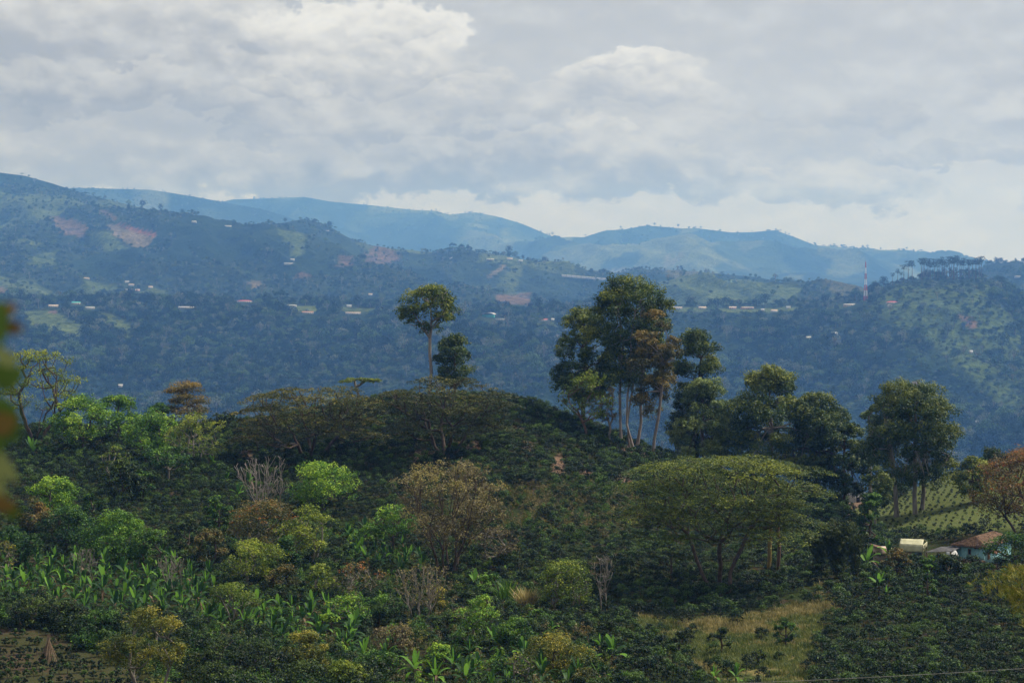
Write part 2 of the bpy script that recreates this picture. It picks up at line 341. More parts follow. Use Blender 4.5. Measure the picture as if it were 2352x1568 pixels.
def soft(px, py, polys, j=0):
    m_ = np.zeros(px.shape)
    for q in polys: m_ = np.maximum(m_, inpoly(px + j * 14 * fbm(px, py, 22, 3), py + j * 8 * fbm(px + 99, py, 22, 3), q))
    return m_
def near_cols(x, y, z):
    px, py = proj(x, np.maximum(y, 60), z); ok = (y < 440) & (y > 120)
    g = soft(px, py, [GRASS], 1) * ok; b = np.maximum(soft(px, py, [BANK], .3), soft(px, py, BARE, .6)) * ok
    b = np.maximum(b, .6 * soft(px, py, [YARD], .3) * ok); n = soft(px, py, [YOUNG], .5) * ok
    b = np.maximum(b, .15 * soft(px, py, [NURS], .3) * ok); return np.stack([g, b, n], 1)
near.mesh('ground', 520, 600, M['ground'], near_cols, u0=-1300, u1=3700, yp=1.25)

# wide low valley floor under everything, out to the horizon
mk('valley_floor', [(-13200, -55, -412), (13200, -55, -412), (13200, 16900, -412), (-13200, 16900, -412)], [(0, 1, 2, 3)], simple('valley_scrub', (.03, .05, .02), (.06, .08, .03), .01))['kind'] = 'structure'

# ---------------------------------------------------------------- the hillside across the gorge
UM = [-1500, -600, 0, 200, 400, 600, 800, 1000, 1150, 1300, 1500, 1700, 1850, 1950, 2010, 2080, 2180, 2270, 2310, 2360, 2500, 3000, 3900]
cr = [700, 700, 692, 690, 692, 692, 698, 700, 712, 708, 704, 702, 695, 686, 662, 642, 634, 636, 655, 692, 775, 850, 900]
yc = 2300
mr = []
def mrow(y_, f):      # f: function of the crest value
    mr.append((y_ * FAR, [-float(tan_dy(f(c_, u_))) * y_ * FAR for c_, u_ in zip(cr, UM)]))
mr.append((1150 * FAR, [-400] * len(UM)))
mrow(1450, lambda c_, u: 1120); mrow(1600, lambda c_, u: 1010)
mrow(1750, lambda c_, u: 925 if u < 1900 else 940); mrow(1900, lambda c_, u: 850); mrow(2050, lambda c_, u: c_ + 92); mrow(2150, lambda c_, u: c_ + 42)
mrow(2240, lambda c_, u: c_ + 12); mrow(2300, lambda c_, u: c_); mrow(2420, lambda c_, u: c_ + (1 if u < 1900 else 4)); mrow(2520, lambda c_, u: c_ + 22)
mr.append((2800 * FAR, [-170] * len(UM))); mr.append((3200 * FAR, [-290] * len(UM)))
def mid_rel(x, y):
    x = x / FAR; y = y / FAR
    t_ = np.clip((2230 - y) / 400, 0, 1) * np.clip((y - 1200) / 300, 0, 1)
    return FAR * t_ * (46 * fbm(x + y * .35, y * .35, 210, 4, .5, True) + 10 * fbm(x, y, 90, 3)) + 1.5 * fbm(x, y, 60, 3)
mid = Terrain(UM, [a for a, b in mr], [b for a, b in mr], nu=400, ny=300, bu=3, by=4, ymin=700, rel=mid_rel)
SCRUB_R = [(1990, 712), (2010, 690), (2060, 660), (2270, 655), (2300, 700), (2352, 760), (2352, 990), (2290, 930), (2210, 850), (2100, 760), (2040, 730)]
PASTM = [[(54, 716), (90, 712), (130, 717), (172, 738), (200, 760), (192, 780), (150, 776), (110, 768), (78, 752), (58, 730)],
         [(208, 714), (262, 722), (300, 745), (298, 775), (275, 760), (240, 735), (205, 725)], [(1560, 706), (1700, 708), (1840, 706), (1840, 716), (1700, 718), (1560, 714)],
         [(560, 706), (690, 702), (900, 710), (900, 716), (700, 716), (560, 714)], [(1225, 742), (1290, 742), (1300, 752), (1230, 750)]]
SOILM = [[(2086, 874), (2108, 878), (2145, 905), (2165, 925), (2192, 955), (2178, 958), (2140, 925), (2095, 890)], [(108, 714), (130, 713), (132, 721), (110, 720)],
         [(290, 780), (310, 800), (345, 825), (340, 832), (305, 812)], [(2200, 720), (2240, 730), (2250, 760), (2225, 750)]]
F0, F1, F2, FS = np.array((.026, .043, .018)), np.array((.085, .12, .040)), np.array((.062, .098, .030)), np.array((.17, .115, .095))
def paint(c, px, py, polys, colr, j=1.0):
    for q in polys: c[inpoly(px + j * 8 * fbm(px, py, 25, 3), py + j * 5 * fbm(px + 77, py, 25, 3), q)] = colr
def mid_cols(x, y, z):
    px, py = proj(x, y, z); c = np.tile(F0, (len(x), 1))
    k = fbm(x, y, 225, 3) > .16; c[k] = (.05, .078, .028); k = fbm(x, y, 195, 3) < -.2; c[k] = (.015, .032, .014)
    ok = y < 2600 * FAR; px = np.where(ok, px, -9999)
    paint(c, px, py, [SCRUB_R], F2, 2); paint(c, px, py, PASTM, F1); paint(c, px, py, SOILM, FS); return c
mid.mesh('middle_hillside', 480, 330, M['hill'], mid_cols, u0=-900, u1=3300)

# ---------------------------------------------------------------- the long blue mountain behind it
UL = [-1500, -300, 0, 60, 120, 200, 300, 420, 500, 560, 650, 700, 750, 800, 850, 900, 1000, 1050, 1170, 1300, 1400, 1470, 1560, 1650, 1740, 1830, 1880, 2000, 2200, 2270, 2352, 2450, 2700, 3900]
cl = [330, 365, 395, 403, 420, 446, 470, 500, 522, 518, 512, 502, 515, 545, 562, 570, 580, 574, 590, 612, 630, 618, 620, 628, 636, 656, 676, 690, 690, 640, 628, 615, 600, 610]
cy = [4400, 4300, 4200, 4200, 4200, 4200, 4100, 4100, 4000, 4000, 3900, 3900, 3900, 3800, 3800, 3800, 3800, 3700, 3700, 3700, 3700, 3700, 3600, 3600, 3600, 3600, 3600, 3600, 3600, 3600, 3600, 3600, 3600, 3600]
T_ = [0, .12, .3, .5, .7, .87, 1.0, 1.1, 1.3]
class Mount:
    """a range given by its crest line: foot at distance y0, crest at cy(u)"""
    def __init__(s, us, crest, cyv, y0, foot, rel, name, nu, ny, colfn, pw=1.0, back=1.22, zmin=-180):
        cyv = [q * FAR for q in cyv]; y0 = y0 * FAR; zmin = -400
        s.us, s.c, s.cy, s.y0, s.foot, s.rel, s.pw, s.back, s.zmin = us, crest, cyv, y0, foot, rel, pw, back, zmin
        U = np.linspace(us[0], us[-1], nu); t_ = np.linspace(0, back, ny); UU, TT = np.meshgrid(U, t_)
        CY = np.interp(UU, us, cyv); YY = y0 + (CY - y0) * TT; XX = (UU - PW / 2) / FL * YY; ZZ = s.z(XX, YY)
        i = (np.arange(ny - 1)[:, None] * nu + np.arange(nu - 1)[None]).ravel()
        o = mk(name, np.stack([XX, YY, ZZ], -1).reshape(-1, 3), np.stack([i, i + 1, i + nu + 1, i + nu], 1), M['hill'], smooth=True)
        c = colfn(XX.ravel(), YY.ravel(), ZZ.ravel()); at = o.data.attributes.new('fcol', 'FLOAT_COLOR', 'POINT')
        at.data.foreach_set('color', np.hstack([c, np.ones((len(c), 1))]).astype(np.float32).ravel()); o['kind'] = 'structure'; s.o = o
        s.ys = [y0, max(cyv) * 1.05]
    def z(s, x, y):
        x = np.asarray(x, float); y = np.asarray(y, float); u = PW / 2 + FL * x / y
        c = np.interp(u, s.us, s.c); cy_ = np.interp(u, s.us, s.cy); t_ = (y - s.y0) / (cy_ - s.y0); tt = np.clip(t_, 0, 1)
        dy = s.foot + (c - s.foot) * tt ** s.pw
        zz = -tan_dy(dy) * y; zc = -tan_dy(c) * cy_
        zz = np.where(t_ > 1, zc - (t_ - 1) * (cy_ - s.y0) * .35, zz)
        zz = np.where(t_ < .0, zz, zz) + s.rel(x, y) * np.clip(tt * (1 - tt) * 5, 0, 1)
        return np.where(t_ < .04, s.zmin + (zz - s.zmin) * np.clip(t_ / .04, 0, 1), zz)
    hit = Terrain.hit
BROWN3 = [[(120, 497), (160, 502), (207, 520), (192, 547), (150, 540), (125, 515)], [(840, 588), (862, 562), (915, 578), (920, 602), (880, 608), (840, 603)],
          [(1138, 675), (1222, 673), (1220, 700), (1142, 700)], [(-5, 655), (25, 670), (0, 678)], [(780, 585), (815, 590), (800, 615), (775, 610)], [(680, 625), (720, 632), (705, 642), (682, 638)], [(230, 480), (275, 500), (268, 506), (232, 490)]]
PALE3 = [[(246, 514), (290, 518), (357, 541), (335, 570), (300, 566), (262, 540)], [(568, 648), (590, 643), (612, 660), (576, 662)], [(1118, 635), (1155, 608), (1160, 612), (1125, 640)]]
RED3 = [[(262, 513), (290, 516), (357, 538), (354, 545), (290, 524)]]
GREEN3 = [[(50, 602), (90, 600), (70, 612)], [(70, 588), (132, 576), (128, 605), (95, 617), (80, 610)], [(168, 668), (200, 646), (275, 655), (272, 670), (212, 674)], [(205, 535), (250, 530), (290, 570), (250, 580), (210, 565)],
          [(1540, 657), (1610, 650), (1690, 642), (1750, 645), (1840, 662), (1822, 694), (1740, 702), (1560, 698)], [(640, 530), (700, 535), (690, 560), (650, 555)], [(670, 560), (705, 545), (690, 590), (665, 590)]]
DARK3 = [[(706, 570), (735, 542), (800, 545), (835, 575), (800, 600), (760, 600), (720, 600)], [(925, 580), (1000, 590), (1010, 620), (930, 612)], [(1050, 600), (1180, 606), (1140, 660), (1040, 650)], [(610, 530), (640, 528), (636, 550), (612, 550)], [(1200, 610), (1340, 640), (1330, 680), (1190, 670)]]
def l_cols(x, y, z):
    px, py = proj(x, y, z); c = np.tile(np.array((.026, .042, .018)), (len(x), 1))
    f1 = fbm(x, y * .6, 495, 3); f2 = fbm(x + 900, y * .6, 390, 3)
    c[f1 > .14] = (.070, .10, .038); c[f1 < -.18] = (.014, .030, .015); c[(f2 > .30)] = (.085, .09, .042)
    paint(c, px, py, GREEN3, (.075, .11, .038)); paint(c, px, py, DARK3, (.022, .040, .020)); paint(c, px, py, BROWN3, (.12, .085, .06)); paint(c, px, py, PALE3, (.14, .12, .085)); paint(c, px, py, RED3, (.20, .085, .06))
    return c
rel3 = lambda x, y: 200 * (fbm(x + y * .45, y * .3, 630, 5, .5, True) - .15) + 12 * fbm(x, y, 180, 3)
L3 = Mount(UL, cl, cy, 2650, 722, rel3, 'left_mountain', 540, 270, l_cols, .92)

# hazy ridges behind
def r_cols(x, y, z):
    f1 = fbm(x, y * .5, 900, 4); c = np.tile(np.array((.035, .055, .025)), (len(x), 1)); c[f1 > .05] = (.10, .125, .055); c[f1 > .3] = (.14, .14, .08); c[f1 < -.15] = (.010, .020, .012); f3 = fbm(x, y * .5, 260, 3); c[f3 > .22] = (.02, .035, .018); c[f3 < -.33] = (.08, .10, .05); return c
rel4 = lambda x, y: 300 * (fbm(x + y * .4, y * .35, 1200, 5, .5, True) - .42)
RA = Mount([-1500, 0, 100, 180, 350, 450, 600, 650, 700, 760, 1000, 3900], [470, 455, 436, 431, 436, 452, 480, 494, 513, 560, 660, 700], [6700] * 12, 5600, 640, rel4, 'fog_capped_ridge', 340, 90, r_cols)
RB = Mount([-1500, 300, 460, 530, 600, 700, 760, 850, 950, 1000, 1030, 1090, 1150, 1200, 1260, 1300, 1400, 1800, 3900], [600, 560, 480, 458, 456, 452, 463, 471, 482, 484, 493, 487, 499, 514, 540, 552, 580, 650, 690], [8200] * 19, 6800, 650, rel4, 'distant_ridge', 340, 90, r_cols)
RC = Mount([-1500, 1000, 1150, 1240, 1310, 1340, 1390, 1430, 1480, 1510, 1570, 1600, 1680, 1730, 1780, 1830, 1870, 1930, 1990, 2060, 2150, 2250, 2352, 2600, 3900], [690, 600, 566, 548, 543, 544, 528, 526, 516, 518, 523, 522, 532, 531, 527, 546, 563, 572, 576, 590, 603, 618, 632, 650, 680], [7500] * 25, 5400, 640, rel4, 'round_topped_ridge', 480, 120, r_cols)

# ---------------------------------------------------------------- haze
HZ = dict(x=13300, y0=-60, y1=17000, z0=-425, z1=850)
hv = [(sx * HZ['x'], yy, zz) for zz in (HZ['z0'], HZ['z1']) for yy in (HZ['y0'], HZ['y1']) for sx in (-1, 1)]
hz = mk('haze', hv, [(0, 2, 3, 1), (4, 5, 7, 6), (0, 1, 5, 4), (2, 6, 7, 3), (0, 4, 6, 2), (1, 3, 7, 5)], mat('haze_air')[0])
t = NT(hz.data.materials[0].node_tree)
pv = t.n('ShaderNodeVolumePrincipled'); pv.inputs['Color'].default_value = (.165, .40, .95, 1); pv.inputs['Density'].default_value = HAZE_D; pv.inputs['Absorption Color'].default_value = (1, 1, 1, 1); pv.inputs['Anisotropy'].default_value = .2
o_ = t.n('ShaderNodeOutputMaterial'); t.set(o_.inputs['Volume'], pv.outputs[0])
tag(hz, 'pale blue haze filling the valley air', None, kind='stuff')
# ---------------------------------------------------------------- leaves and branches
def unit(v): return v / np.maximum(np.linalg.norm(v, axis=-1, keepdims=True), 1e-9)
def leaves(cen, rad, n, L, Wd, r, tint=None, up=.35, droop=0.0, shell=.55, flat=1.0, jit=.18, nup=.55):
    """n leaves round each clump centre: real little blades facing roughly outwards. returns verts, faces, tint"""
    k = len(cen); idx = np.repeat(np.arange(k), n); m = len(idx)
    d = unit(r.normal(size=(m, 3)) + [0, 0, up]); rr = r.uniform(shell, 1, (m, 1)) ** .6
    p = cen[idx] + d * rr * rad[idx][:, None] * [1, 1, flat]
    nrm = unit(d * (.8 if nup < 1 else .3) + r.normal(size=(m, 3)) * .38 + [0, 0, nup])
    a = unit(np.cross(nrm, r.normal(size=(m, 3)))) + [0, 0, -droop]; a = unit(a)
    b = unit(np.cross(nrm, a)); l_ = L * r.uniform(.6, 1.25, (m, 1)); w_ = Wd * r.uniform(.7, 1.2, (m, 1))
    q = np.stack([p - a * l_ * .5, p + b * w_ * .5 - a * l_ * .05, p + a * l_ * .5, p - b * w_ * .5 - a * l_ * .05], 1)
    if tint is None: tint = r.uniform(.15, .75, k)
    tt = np.clip(tint[idx] + r.normal(size=m) * jit, 0, 1)
    return q.reshape(-1, 3), np.arange(m * 4).reshape(-1, 4), tt
def tubes(P0, P1, R0, R1, k=5):
    P0, P1 = np.asarray(P0, float), np.asarray(P1, float); n = len(P0)
    ax = unit(P1 - P0); ref = np.where(abs(ax[:, 2:3]) > .9, [[1., 0, 0]], [[0, 0, 1.]]); u_ = unit(np.cross(ax, ref)); v_ = np.cross(ax, u_)
    an = np.arange(k) * 2 * math.pi / k; cs, sn = np.cos(an)[None, :, None], np.sin(an)[None, :, None]
    ring = u_[:, None] * cs + v_[:, None] * sn
    a = P0[:, None] + ring * np.asarray(R0)[:, None, None]; b = P1[:, None] + ring * np.asarray(R1)[:, None, None]
    v = np.concatenate([a, b], 1).reshape(-1, 3); i = np.arange(k); j = (i + 1) % k
    f = np.stack([i, j, j + k, i + k], 1)[None] + (np.arange(n) * 2 * k)[:, None, None]
    return v, f.reshape(-1, 4)
def skeleton(trunks, targets, rt, r, rmin=.03, sag=.12, seg=2.2, pw=2.1, depthw=.3, wig=.035):
    """grow limbs from trunk polylines to every target by joining each one to the cheapest node already grown"""
    pos, par, dep, isT = [], [], [], []
    for tr in trunks:
        last = -1
        for i, p in enumerate(tr):
            pos.append(np.array(p, float)); par.append(last); dep.append(0 if last < 0 else dep[last] + np.linalg.norm(pos[-1] - pos[last])); last = len(pos) - 1; isT.append(i)
    n0 = len(pos); low = np.array([i == 0 for i in isT]); fork = np.mean([tr[-1] for tr in trunks], 0)
    A = np.zeros((n0 + len(targets) * 12, 3)); A[:n0] = pos; D = np.zeros(len(A)); D[:n0] = dep; n = n0
    zmin = min(tr[-1][2] for tr in trunks) * .55
    for ti in np.argsort(np.linalg.norm(targets - fork, axis=1)):
        tg = targets[ti]; dv = tg - A[:n]; c = np.linalg.norm(dv, axis=1) + depthw * D[:n] + 1.5 * np.maximum(0, -dv[:, 2]) + np.where(A[:n, 2] < zmin, 50, 0)
        b = int(np.argmin(c)); L_ = np.linalg.norm(tg - A[b]); k = int(min(8, max(1, round(L_ / seg)))); last = b
        for s_ in range(1, k + 1):
            q = s_ / k; p = A[b] * (1 - q) + tg * q; p = p + [0, 0, math.sin(q * math.pi) * -sag * L_ * (1 if tg[2] > A[b][2] else -1)] + (r.normal(size=3) * wig * L_ if s_ < k else 0)
            if n >= len(A): A = np.vstack([A, np.zeros((500, 3))]); D = np.append(D, np.zeros(500))
            A[n] = p; D[n] = D[last] + np.linalg.norm(p - A[last]); par.append(last); last = n; n += 1
    acc = np.zeros(n); kids = np.zeros(n, int)
    for i in range(n):
        if par[i] >= 0: kids[par[i]] += 1
    acc[kids == 0] = 1
    for i in range(n - 1, -1, -1):
        if par[i] >= 0: acc[par[i]] += acc[i]
    tot = max(acc[[i for i in range(n) if par[i] < 0]])
    rad = np.maximum(rmin, rt * (acc / tot) ** (1 / pw)); e = [i for i in range(n) if par[i] >= 0]; pa = [par[i] for i in e]
    r0 = np.minimum(rad[pa], rad[e] * 1.6); r0[:] = np.where(np.array(e) < n0, rad[pa], r0)
    for i, (a_, b_) in enumerate(zip(e, pa)):
        if par[b_] < 0: r0[i] = rad[b_] * 1.3
    comp = np.zeros(n, int); k = -1
    for i in range(n):
        if par[i] < 0: k += 1; comp[i] = k
        else: comp[i] = comp[par[i]]
    e = np.array(e); pa = np.array(pa); return [tubes(A[pa[q]], A[e[q]], r0[q], rad[e[q]]) for q in (comp[e] == j for j in range(k + 1)) if q.any()]
def prof(t, pts):
    a = np.array(pts); return np.interp(t, a[:, 0], a[:, 1])
DOME = [(0, .55), (.25, .95), (.5, 1), (.75, .8), (.92, .45), (1, .15)]
EUC = [(0, .35), (.2, .8), (.5, 1), (.75, .9), (.92, .55), (1, .2)]
CONE = [(0, .9), (.2, 1), (.5, .9), (.8, .62), (1, .18)]
FAN = [(0, .15), (.35, .6), (.7, 1), (.88, .8), (1, .35)]
def puffs(H_, R_, cb, n, pr, r, inner=.3, rh=.24, per=9, flat=.62, small=.33, bz=1.0, noise=.14, young=.12):  # young: extra tint that paints the top puffs as sunlit
    """big puffs on the crown's envelope, each broken into small leaf clumps on its upper side"""
    t_ = r.uniform(0, 1, n) ** bz; an = r.uniform(0, 2 * math.pi, n) ; rr = R_ * prof(t_, pr) * np.sqrt(r.uniform(inner, 1, n)) * (1 - rh * .5) * (1 + noise * r.normal(size=n) * .5)
    big = np.stack([rr * np.cos(an), rr * np.sin(an), H_ * (cb + (1 - cb) * (.04 + .90 * t_))], 1)
    br = R_ * rh * r.uniform(.7, 1.25, n)
    idx = np.repeat(np.arange(n), per); d = unit(r.normal(size=(len(idx), 3)) + [0, 0, .5])
    cl = big[idx] + d * br[idx, None] * [1, 1, flat] * r.uniform(.5, 1, (len(idx), 1)); cr_ = br[idx] * small * r.uniform(.7, 1.3, len(idx))
    bt = r.uniform(.0, .65, n)[idx] + r.normal(size=len(idx)) * .10 + .16 * np.clip(d[:, 2], -.6, 1) + young * (t_[idx] > .72)  # upper sides and top puffs tinted lighter: sunlight painted into the leaf colour
    return big, cl, cr_, np.clip(bt, 0, 1)
def umbrella(H_, R_, r, n=9, tiers=3, thick=.10, lower=.45, drop=.10):
    n = int(n * 1.7)
    """wide flat crown of overlapping shallow plates"""
    big, cl, cr_, tt = [], [], [], []
    for ti in range(tiers):
        m = n if ti == 0 else int(n * .9); zt = 1 - ti * (1 - lower) / max(1, tiers - .4)
        for i in range(m):
            an = (i + r.uniform(-.3, .3)) / m * 2 * math.pi + ti; q = math.sqrt(r.uniform(.02, 1)) if ti == 0 else r.uniform(.55, 1.0)
            R2 = R_ * (1 - .02 * ti); c_ = np.array([R2 * .80 * q * math.cos(an), R2 * .80 * q * math.sin(an), H_ * (zt - drop * q * q - r.uniform(0, .05))])
            pr_ = R_ * r.uniform(.16, .28); big.append(c_); k = int(40 * (pr_ / (R_ * .22)) ** 2)
            a2 = r.uniform(0, 2 * math.pi, k); q2 = np.sqrt(r.uniform(0, 1, k))
            cl.append(c_ + np.stack([pr_ * q2 * np.cos(a2), pr_ * q2 * np.sin(a2), pr_ * (.12 - .30 * q2 ** 2) + r.normal(size=k) * .08], 1))
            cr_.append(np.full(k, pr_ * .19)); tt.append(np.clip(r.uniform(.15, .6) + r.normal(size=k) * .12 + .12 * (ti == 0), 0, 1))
    return np.array(big), np.vstack(cl), np.concatenate(cr_), np.concatenate(tt)

def build_tree(name, gx, gy, gz_, H_, R_, sp, seed, label, cat='tree', leaf='mid', bark='bark', group=None, cb=None, nt=1, lean=0, dens=1.0, spread=None, flowers=False, base_off=0, opts={}):
    r = np.random.default_rng(seed); y = gy; L = max(.18, y / 1911 * 2.2) * opts.get('ls', 1.08 if sp == 'umb' else 1.0); Wd = L * opts.get('asp', .55)
    R_ = R_ * (1.14 if sp in ('euc', 'cone') else 1.0); area = 0; rt = opts.get('rt', .014 * H_ + .08); droop = opts.get('droop', .2); sm = opts.get('fork', None); skel_t = None
    if sp in ('euc', 'dome', 'cone', 'sparse', 'fan'):
        dcb = dict(euc=.35, dome=.3, cone=.15, sparse=.35, fan=.3)[sp]; cb = dcb if cb is None else cb * (.85 if sp == 'euc' else 1)
        pr = dict(euc=EUC, dome=DOME, cone=CONE, sparse=DOME, fan=FAN)[sp]
        n = int(opts.get('n', 34) * dict(euc=1.1, dome=1.0, cone=1.15, sparse=1, fan=1)[sp]); per = opts.get('per', dict(euc=18, dome=18, cone=16, sparse=7, fan=8)[sp])
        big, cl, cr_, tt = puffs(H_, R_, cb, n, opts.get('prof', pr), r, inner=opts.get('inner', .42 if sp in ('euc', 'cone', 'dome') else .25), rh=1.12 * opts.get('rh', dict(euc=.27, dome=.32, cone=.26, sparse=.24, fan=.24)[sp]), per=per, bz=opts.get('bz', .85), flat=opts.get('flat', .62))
        area = 2 * R_ * H_ * (1 - cb) * .75; cf = dict(euc=9.5, dome=6.2, cone=8.5, sparse=1.5, fan=1.3)[sp] * dens
        fk = sm or dict(euc=.86, dome=.42, cone=.9, sparse=.35, fan=.22)[sp]
        skel_t = cl[r.permutation(len(cl))[:dict(euc=70, dome=60, cone=60, sparse=190, fan=230)[sp]]] if sp in ('sparse', 'fan') else np.vstack([big, cl[r.permutation(len(cl))[:60]]])
    elif sp == 'umb':
        big, cl, cr_, tt = umbrella(H_, R_, r, **opts.get('umb', {})); area = 2 * R_ * H_ * .55; cf = 5.0 * dens; fk = sm or .38
        skel_t = np.vstack([big, cl[r.permutation(len(cl))[:110]]])
        droop = .05
    elif sp == 'bare':
        big, cl, cr_, tt = puffs(H_, R_, .25 if cb is None else cb, 60, FAN, r, inner=.1, rh=.18, per=5); area = 0; cf = 0; fk = sm or .2; skel_t = cl
    # trunks
    trunks = []
    for i in range(nt):
        a = i / nt * 2 * math.pi + r.uniform(0, 1); o = (.35 + .03 * H_) * (nt > 1) * opts.get('tsep', 1.0); sx = math.cos(a) * o; sy = math.sin(a) * o
        k = 6; q = np.linspace(0, 1, k); div = (opts.get('div', .22) * R_) * (nt > 1)
        tx = sx + q * math.cos(a) * div + lean * R_ * q ** 1.3 + np.cumsum(r.normal(size=k)) * .012 * H_ * opts.get('wob', 1) * (q > 0) + base_off * R_ * (1 - q); ty = sy + q * math.sin(a) * div + np.cumsum(r.normal(size=k)) * .012 * H_ * (q > 0)
        trunks.append(np.stack([tx, ty, -.6 + (fk * H_ + .6) * q], 1))
    stems = skeleton(trunks, skel_t, rt, r, rmin=opts.get('rmin', .035 if sp in ('sparse', 'fan', 'bare') else .03), sag=opts.get('sag', .10), seg=max(1.2, H_ * .11), depthw=opts.get('dw', .75 if sp in ('bare', 'fan') else .3), wig=opts.get('wig', .02 if sp in ('bare', 'fan') else .035))
    root = empty(name, (gx, gy, gz_), label, cat, group)
    for v, f in stems: mk('trunk', v, f, M[bark], root, smooth=True)
    if cf:
        nl = int(area * cf / (L * Wd * .5)); per = max(2, int(nl / len(cl)))
        per = min(per, 90)
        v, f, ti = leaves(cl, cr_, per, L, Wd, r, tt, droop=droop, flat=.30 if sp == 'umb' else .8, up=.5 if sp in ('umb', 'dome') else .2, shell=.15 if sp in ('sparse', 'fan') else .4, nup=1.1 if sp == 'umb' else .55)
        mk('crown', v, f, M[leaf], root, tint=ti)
    if flowers:
        top = cl[cl[:, 2] > np.quantile(cl[:, 2], .35)]; fl = top[r.permutation(len(top))[:int(opts.get('nfl', 34))]] + [0, 0, .15]
        v, f, ti = leaves(fl, np.full(len(fl), .55), 9, L * .9, L * .42, r, None, flat=.35)
        mk('flowers', v, f, M['flower'], root, tint=ti)
    return root
NSEED = [100]
def plant(sp, dx, top, y, wpx, label, leaf='mid', bark='bark', name='tree', bdx=None, **k):
    """a tree whose crown centre stands at column dx and whose top reaches row top, rooted in the ground at distance y"""
    x0 = P(dx, 1000, y).x; bx = P(bdx, 1000, y).x if bdx is not None else x0
    gz0 = float(near.z(bx, y)); H_ = P(dx, top, y).z - gz0; R_ = wpx / 2 / FL * y
    lean = k.pop('lean', 0) + (x0 - bx) / max(R_, .1); NSEED[0] += 1
    o = k.get('opts', {}); r_ = build_tree(name, bx, y, gz0, H_, R_, sp, NSEED[0], label, leaf=leaf, bark=bark, lean=lean, **k)
    if abs(x0 - bx) > .3:
        for c_ in r_.children:
            if c_.name.split('.')[0] in ('crown', 'flowers'):
                pass
    return r_
# ---------------------------------------------------------------- the big trees
E, S_, U_, D_, Fn, B_ = 'euc', 'sparse', 'umb', 'dome', 'fan', 'bare'
plant(E, 985, 658, 402, 128, 'tall thin tree with long bare pale trunk and rounded crown above the umbrella trees', 'euc', 'bark_pale', 'eucalyptus_tree', cb=.70, dens=.8, opts=dict(rh=.3, n=30, fork=.70, bz=.8, rt=.34, inner=.35, sag=.2))
plant(E, 1042, 772, 404, 92, 'short dense round-headed tree just right of the long bare trunk', 'euc', 'bark', 'eucalyptus_tree', cb=.22, opts=dict(rh=.34, n=36))
plant(E, 1345, 710, 396, 155, 'broad drooping dark tree on the left flank of the tall trunk cluster on the hill', 'euc', 'bark', 'eucalyptus_tree', cb=.26, dens=1.0, opts=dict(n=62))
plant(E, 1450, 634, 388, 172, 'tallest tree of the hill with several smooth white trunks and a big domed crown', 'euc', 'bark_pale', 'eucalyptus_tree', nt=4, cb=.36, dens=1.0, opts=dict(n=88, rh=.3, div=.05, tsep=1.5, fork=.80, rt=.30, prof=[(0, .35), (.2, .62), (.45, .75), (.62, 1), (.82, .95), (.95, .6), (1, .25)]))
plant(E, 1524, 706, 378, 112, 'tall reddish-topped tree with a single leaning pink-white trunk beside the tallest tree', 'euc_red', 'bark_pale', 'eucalyptus_tree', bdx=1499, cb=.22, dens=.6, opts=dict(n=34, rh=.33, fork=.78, rt=.30, prof=[(0, .6), (.3, .7), (.6, .8), (.75, 1), (.92, .8), (1, .3)]))
plant(E, 1600, 754, 404, 116, 'lumpy dark tree with a narrow bright-edged top at the right end of the hill cluster', 'euc', 'bark', 'eucalyptus_tree', cb=.10, opts=dict(n=52, rh=.36, fork=.8, prof=[(0, .9), (.3, 1.1), (.5, .9), (.56, .6), (.75, .85), (.9, .6), (1, .25)]))
plant('cone', 1622, 872, 396, 160, 'grey-green conical tree below and right of the hill cluster', 'euc_pale', 'bark', 'eucalyptus_tree', cb=.05, opts=dict(n=52))
plant(E, 1775, 840, 392, 215, 'large bright-topped tree standing behind the big flat olive umbrella tree', 'euc', 'bark_grey', 'eucalyptus_tree', cb=.08, dens=1.0, opts=dict(n=80, rh=.26, prof=CONE))
plant(E, 1872, 903, 386, 160, 'bushy brownish-green tree joined to the right of the large bright-topped tree', 'euc_dark', 'bark', 'eucalyptus_tree', cb=.06, opts=dict(n=60))
plant(E, 1935, 965, 382, 140, 'dark ragged tree at the foot of the bright-topped pair, left of the white shed', 'euc_dark', 'bark', 'eucalyptus_tree', cb=.12, dens=1.1, opts=dict(n=40))
plant(E, 2003, 924, 412, 54, 'slim pale tree peeping out behind the left shoulder of the dark tree by the farmhouse', 'euc_pale', 'bark_grey', 'eucalyptus_tree', cb=.5, opts=dict(n=16, rh=.4))
plant(E, 2096, 884, 352, 215, 'massive dark tree with two rounded tops and thin trunks behind the cream tarpaulin shed', 'euc_dark', 'bark_grey', 'eucalyptus_tree', nt=3, cb=.22, dens=1.15, opts=dict(n=78, rh=.26, div=.3, tsep=2.6, prof=[(0, .5), (.15, .85), (.4, 1), (.7, .85), (.9, .62), (1, .4)]))
plant(E, 2013, 1075, 330, 70, 'slender dark tree with a long straight thin trunk left of the cream tarpaulin shed', 'euc_dark', 'bark_grey', 'eucalyptus_tree', cb=.45, opts=dict(n=18, rh=.4, rt=.22))
plant(E, 2238, 1052, 345, 84, 'yellow-topped bushy tree left of the orange-flowered tree', 'euc', 'bark', 'eucalyptus_tree', cb=.15, opts=dict(n=30, rh=.34))
plant(E, 2278, 1028, 398, 40, 'tiny palm-like dark tree on the skyline above the orange-flowered tree', 'euc_dark', 'bark', 'eucalyptus_tree', cb=.5, opts=dict(n=10, rh=.5))
plant(E, 1765, 1095, 276, 60, 'slim tree with a yellowish-brown bare trunk under the right side of the big umbrella tree', 'euc', 'bark_yel', 'palm_like_tree', cb=.7, opts=dict(n=12, rh=.4, rt=.30))
